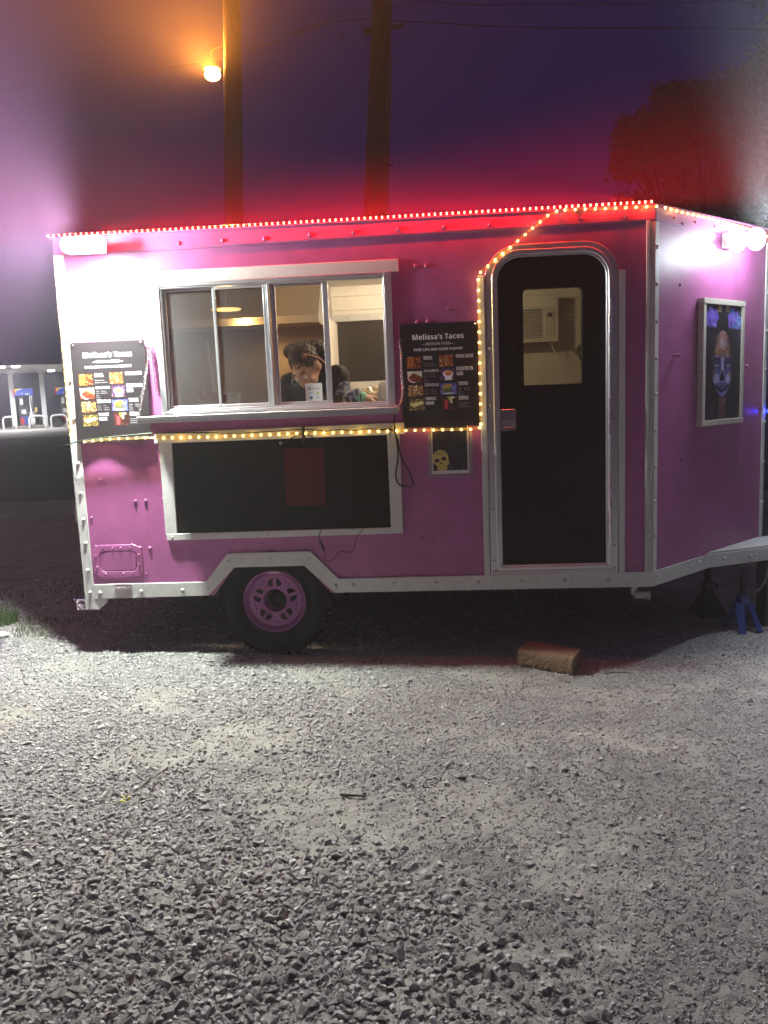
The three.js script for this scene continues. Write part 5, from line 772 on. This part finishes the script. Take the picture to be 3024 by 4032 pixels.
// ------------------------------------------------------------------ trees behind the nose
function tree(label, x, z, h, r, n, yLow, lobes) {
  const t = thing('tree', label, 'tree', [x, groundY(x, z), z], rr(0, 6)), g = [rod(V(0, 0, 0), V(0.1, h * 0.5, 0), 0.22, 12, 0.14)], tips = [];
  for (let k = 0; k < 9; k++) { const a = k * 2.4, b = V(0.1, h * rr(0.25, 0.5), 0), c = V(Math.cos(a) * r * rr(0.4, 0.8), h * rr(0.6, 0.92), Math.sin(a) * r * rr(0.4, 0.8)); g.push(rod(b, c, 0.07, 7, 0.02)); tips.push(c); for (let m = 0; m < 3; m++) { const d = c.clone().add(V(rr(-1, 1), rr(-0.2, 0.9), rr(-1, 1)).multiplyScalar(r * 0.4)); g.push(rod(b.clone().lerp(c, 0.7), d, 0.025, 5, 0.008)); tips.push(d); } }
  part(t, 'trunk', g.map(metreUV), P.pole);
  const leaf = new THREE.BufferGeometry(); leaf.setAttribute('position', new THREE.Float32BufferAttribute([0, 0, 0, 0.5, 0.35, 0.08, 0, 1, 0, -0.5, 0.35, 0.08], 3)); leaf.setIndex([0, 1, 2, 0, 2, 3]); leaf.computeVertexNormals();
  const cl = []; for (let k = 0; k < lobes; k++) { const a = rr(0, 6.28), c = rr(-0.9, 1), s = Math.sqrt(1 - c * c), q = rr(0.5, 1.0); cl.push([V(Math.cos(a) * s * r * q, yLow + (h - yLow) * (0.5 + 0.5 * c * q), Math.sin(a) * s * r * q), r * rr(0.16, 0.34)]); }
  for (const p of tips) cl.push([p, r * rr(0.16, 0.28)]);
  const m = flag(new THREE.InstancedMesh(leaf, std({ color: 0xffffff, roughness: 0.85 }), n)), o = new THREE.Object3D();
  for (let i = 0; i < n; i++) { const [c, R] = cl[Math.floor(rnd() * cl.length)], d = V(rr(-1, 1), rr(-1, 1), rr(-1, 1)); d.normalize().multiplyScalar(R * Math.cbrt(rnd()) * (1 + 0.5 * n3(d.x * 3 + i % 7, d.y * 3, d.z * 3))); o.position.copy(c).add(d); o.rotation.set(rr(0, 6), rr(0, 6), rr(0, 6)); o.scale.setScalar(rr(0.07, 0.13)); o.updateMatrix(); m.setMatrixAt(i, o.matrix); m.setColorAt(i, new THREE.Color().setRGB(rr(0.035, 0.07), rr(0.06, 0.10), rr(0.02, 0.035))); }
  m.name = 'crown'; m.userData.kind = 'stuff'; t.add(m);
}
tree('dim leafy tree behind the front of the trailer, lower of the two crowns', 8.0, -13.5, 7.9, 1.9, 26000, 2.6, 34);
tree('dim taller tree at the right edge of the sky', 11.1, -14.5, 9.7, 2.6, 30000, 2.8, 40);

// ------------------------------------------------------------------ petrol station across the road
{
  const A = 0.486, O = V(-19.9, 0, -37.45), at = (x, z = 0) => { const p = V(x * 0.86 + 0.03, 0, z).applyAxisAngle(V(0, 1, 0), A).add(O); p.y = groundY(p.x, p.z) + 0.055; return [p.x, p.y, p.z]; };
  const pale = std({ color: col([0.62, 0.61, 0.60]), roughness: 0.6 }), G0 = at(0)[1];
  const cn = thing('station_canopy', 'flat petrol station canopy on flared columns across the road at left', 'canopy', [O.x, G0, O.z], A);
  part(cn, 'canopy_deck', [box(-9, 7, 3.12, 3.22, -4.6, 4.6, 0.02)], pale);
  for (const x of [-0.60, 0.92]) part(cn, 'column', [box(x - 0.125, x + 0.125, 0, 2.85, -0.125, 0.125, 0.01), (() => { const g = new THREE.CylinderGeometry(0.42, 0.17, 0.27, 4).rotateY(Math.PI / 4).translate(x, 2.985, 0); return metreUV(g); })()], pale);
  for (const [x, z] of [[-0.93, 3.6], [-0.27, 3.9], [1.50, -1.6], [-3.4, 0.5]]) {
    const d = part(cn, 'canopy_lamp', [new THREE.CylinderGeometry(0.17, 0.16, 0.06, 24).translate(x, 3.085, z)].map(metreUV), std({ color: 0x444444, emissive: col(LAMP.canopy.color), emissiveIntensity: 40, roughness: 1 }));
    const l = new THREE.SpotLight(col(LAMP.canopy.color), LAMP.canopy.spot, 0, 1.45, 0.4, 2), w = V(x, 3.04, z); l.position.copy(w); const tw = w.clone().applyAxisAngle(V(0, 1, 0), A).add(V(O.x, G0, O.z)); l.target.position.set(tw.x, tw.y - 3, tw.z); l.castShadow = true; l.shadow.radius = 6; cn.add(l);
  }
  const c = document.createElement('canvas'); c.width = 256; c.height = 88; const x = c.getContext('2d');
  x.fillStyle = '#2f4fb4'; x.fillRect(0, 0, 256, 88); x.fillStyle = '#c8322c'; x.beginPath(); x.moveTo(0, 0); x.lineTo(60, 0); x.quadraticCurveTo(16, 30, 12, 88); x.lineTo(0, 88); x.fill(); x.fillStyle = '#f0b83a'; x.beginPath(); x.moveTo(24, 0); x.lineTo(118, 0); x.quadraticCurveTo(40, 14, 18, 60); x.quadraticCurveTo(18, 24, 24, 0); x.fill(); x.fillStyle = '#f6f0d8'; x.beginPath(); x.moveTo(60, 0); x.lineTo(120, 0); x.lineTo(120, 6); x.quadraticCurveTo(80, 8, 56, 22); x.fill();
  x.fillStyle = '#f4e6a0'; x.fillRect(108, 56, 8, 20); x.font = 'italic bold 27px sans-serif'; x.fillText('SELF', 150, 78);
  const ht = new THREE.CanvasTexture(c); ht.colorSpace = THREE.SRGBColorSpace;
  const hm = std({ map: ht, roughness: 0.4, emissive: 0xffffff, emissiveMap: ht, emissiveIntensity: 0.5 }), blue = std({ color: col([0.03, 0.06, 0.30]), roughness: 0.5 }), darkP = std({ color: col([0.05, 0.05, 0.055]), roughness: 0.4 });
  const isl = [[-0.65, 'left'], [1.85, 'right']].map(([px]) => px);
  function pump(label, px, island) {
    const is = thing('pump_island', island, 'kerb island', at(px + 0.15, 0.2), A); part(is, 'kerb', [box(-0.85, 0.85, 0, 0.15, -0.45, 0.45, 0.02)], P.concrete);
    const b = at(px, 0.2), t = thing('fuel_pump', label, 'fuel pump', [b[0], b[1] + 0.152, b[2]], A);
    part(t, 'cabinet', [box(-0.27, 0.20, 0, 1.0, -0.2, 0.2, 0.02), box(-0.25, 0.0, 1.0, 1.58, -0.16, 0.16, 0.02)], darkP);
    part(t, 'hose_tower', [box(0.22, 0.48, 0, 0.75, -0.18, 0.18, 0.05), box(0.26, 0.42, 0.75, 1.58, -0.12, 0.12, 0.03)], pale);
    part(t, 'lower_panel', [box(-0.25, 0.18, 0.05, 0.48, 0.201, 0.21, 0.002)], blue, 'blue lower panel with a red corner');
    part(t, 'red_panel', [box(-0.25, -0.06, 0.06, 0.42, 0.2105, 0.214, 0.001)], std({ color: col([0.40, 0.03, 0.03]), roughness: 0.5 }));
    part(t, 'display', [box(-0.16, 0.06, 0.62, 0.84, 0.201, 0.208, 0.002), box(-0.20, -0.04, 1.1, 1.42, 0.161, 0.166, 0.002)], pale);
    part(t, 'hose', [tube([V(0.34, 1.5, 0.14), V(0.36, 1.0, 0.24), V(0.44, 0.45, 0.26), V(0.60, 0.14, 0.24), V(0.64, 0.5, 0.2), V(0.55, 0.8, 0.19)], 0.022, 7, 6)].map(metreUV), P.cable);
    part(t, 'nozzle', [box(0.50, 0.62, 0.66, 0.94, 0.15, 0.22, 0.02)], std({ color: col([0.5, 0.33, 0.08]), roughness: 0.5 }));
    const hd = part(t, 'sign_header', [box(-0.48, 0.49, 1.58, 1.95, -0.2, 0.2, 0.01)], blue); part(hd, 'header_print', new THREE.PlaneGeometry(0.96, 0.36).translate(0.005, 1.765, 0.202), hm);
  }
  pump('fuel pump with a blue lit header at the left of the forecourt', -0.1, 'low concrete island carrying the left fuel pump');
  pump('fuel pump half hidden by the rear corner of the trailer', 2.3, 'low concrete island carrying the fuel pump nearest the trailer corner');
  const hoop = (label, x0, x1, z) => { const m = at((x0 + x1) / 2, z), w = (x1 - x0) / 2, t = thing('hoop_barrier', label, 'barrier', m, A, null); part(t, 'pipe', [tube([V(-w, 0, 0), V(-w, 0.35, 0), V(-w, 0.5, 0), V(-w * 0.75, 0.61, 0), V(-w * 0.4, 0.64, 0), V(w * 0.4, 0.64, 0), V(w * 0.75, 0.61, 0), V(w, 0.5, 0), V(w, 0.35, 0), V(w, 0, 0)], 0.05, 10, 5)].map(metreUV), pale); };
  hoop('white steel hoop barrier left of the left fuel pump', -1.32, -0.72, 0.9); hoop('white steel hoop barrier between the two canopy columns', 0.16, 0.96, 0.9); hoop('white steel hoop barrier just right of the second canopy column', 1.41, 2.2, 0.9);
  const bin = thing('litter_bin', 'dark litter bin beside the right hoop barrier on the forecourt', 'litter bin', at(1.75, 0.5), A); part(bin, 'bin_body', [box(-0.2, 0.2, 0, 0.55, -0.2, 0.2, 0.03)], darkP); part(bin, 'bin_lid', [box(-0.22, 0.22, 0.55, 0.60, -0.22, 0.22, 0.02)], darkP);
}
scene.traverse((o) => { if (o.isMesh) { o.castShadow = true; o.receiveShadow = true; } });
renderer.render(scene, camera);
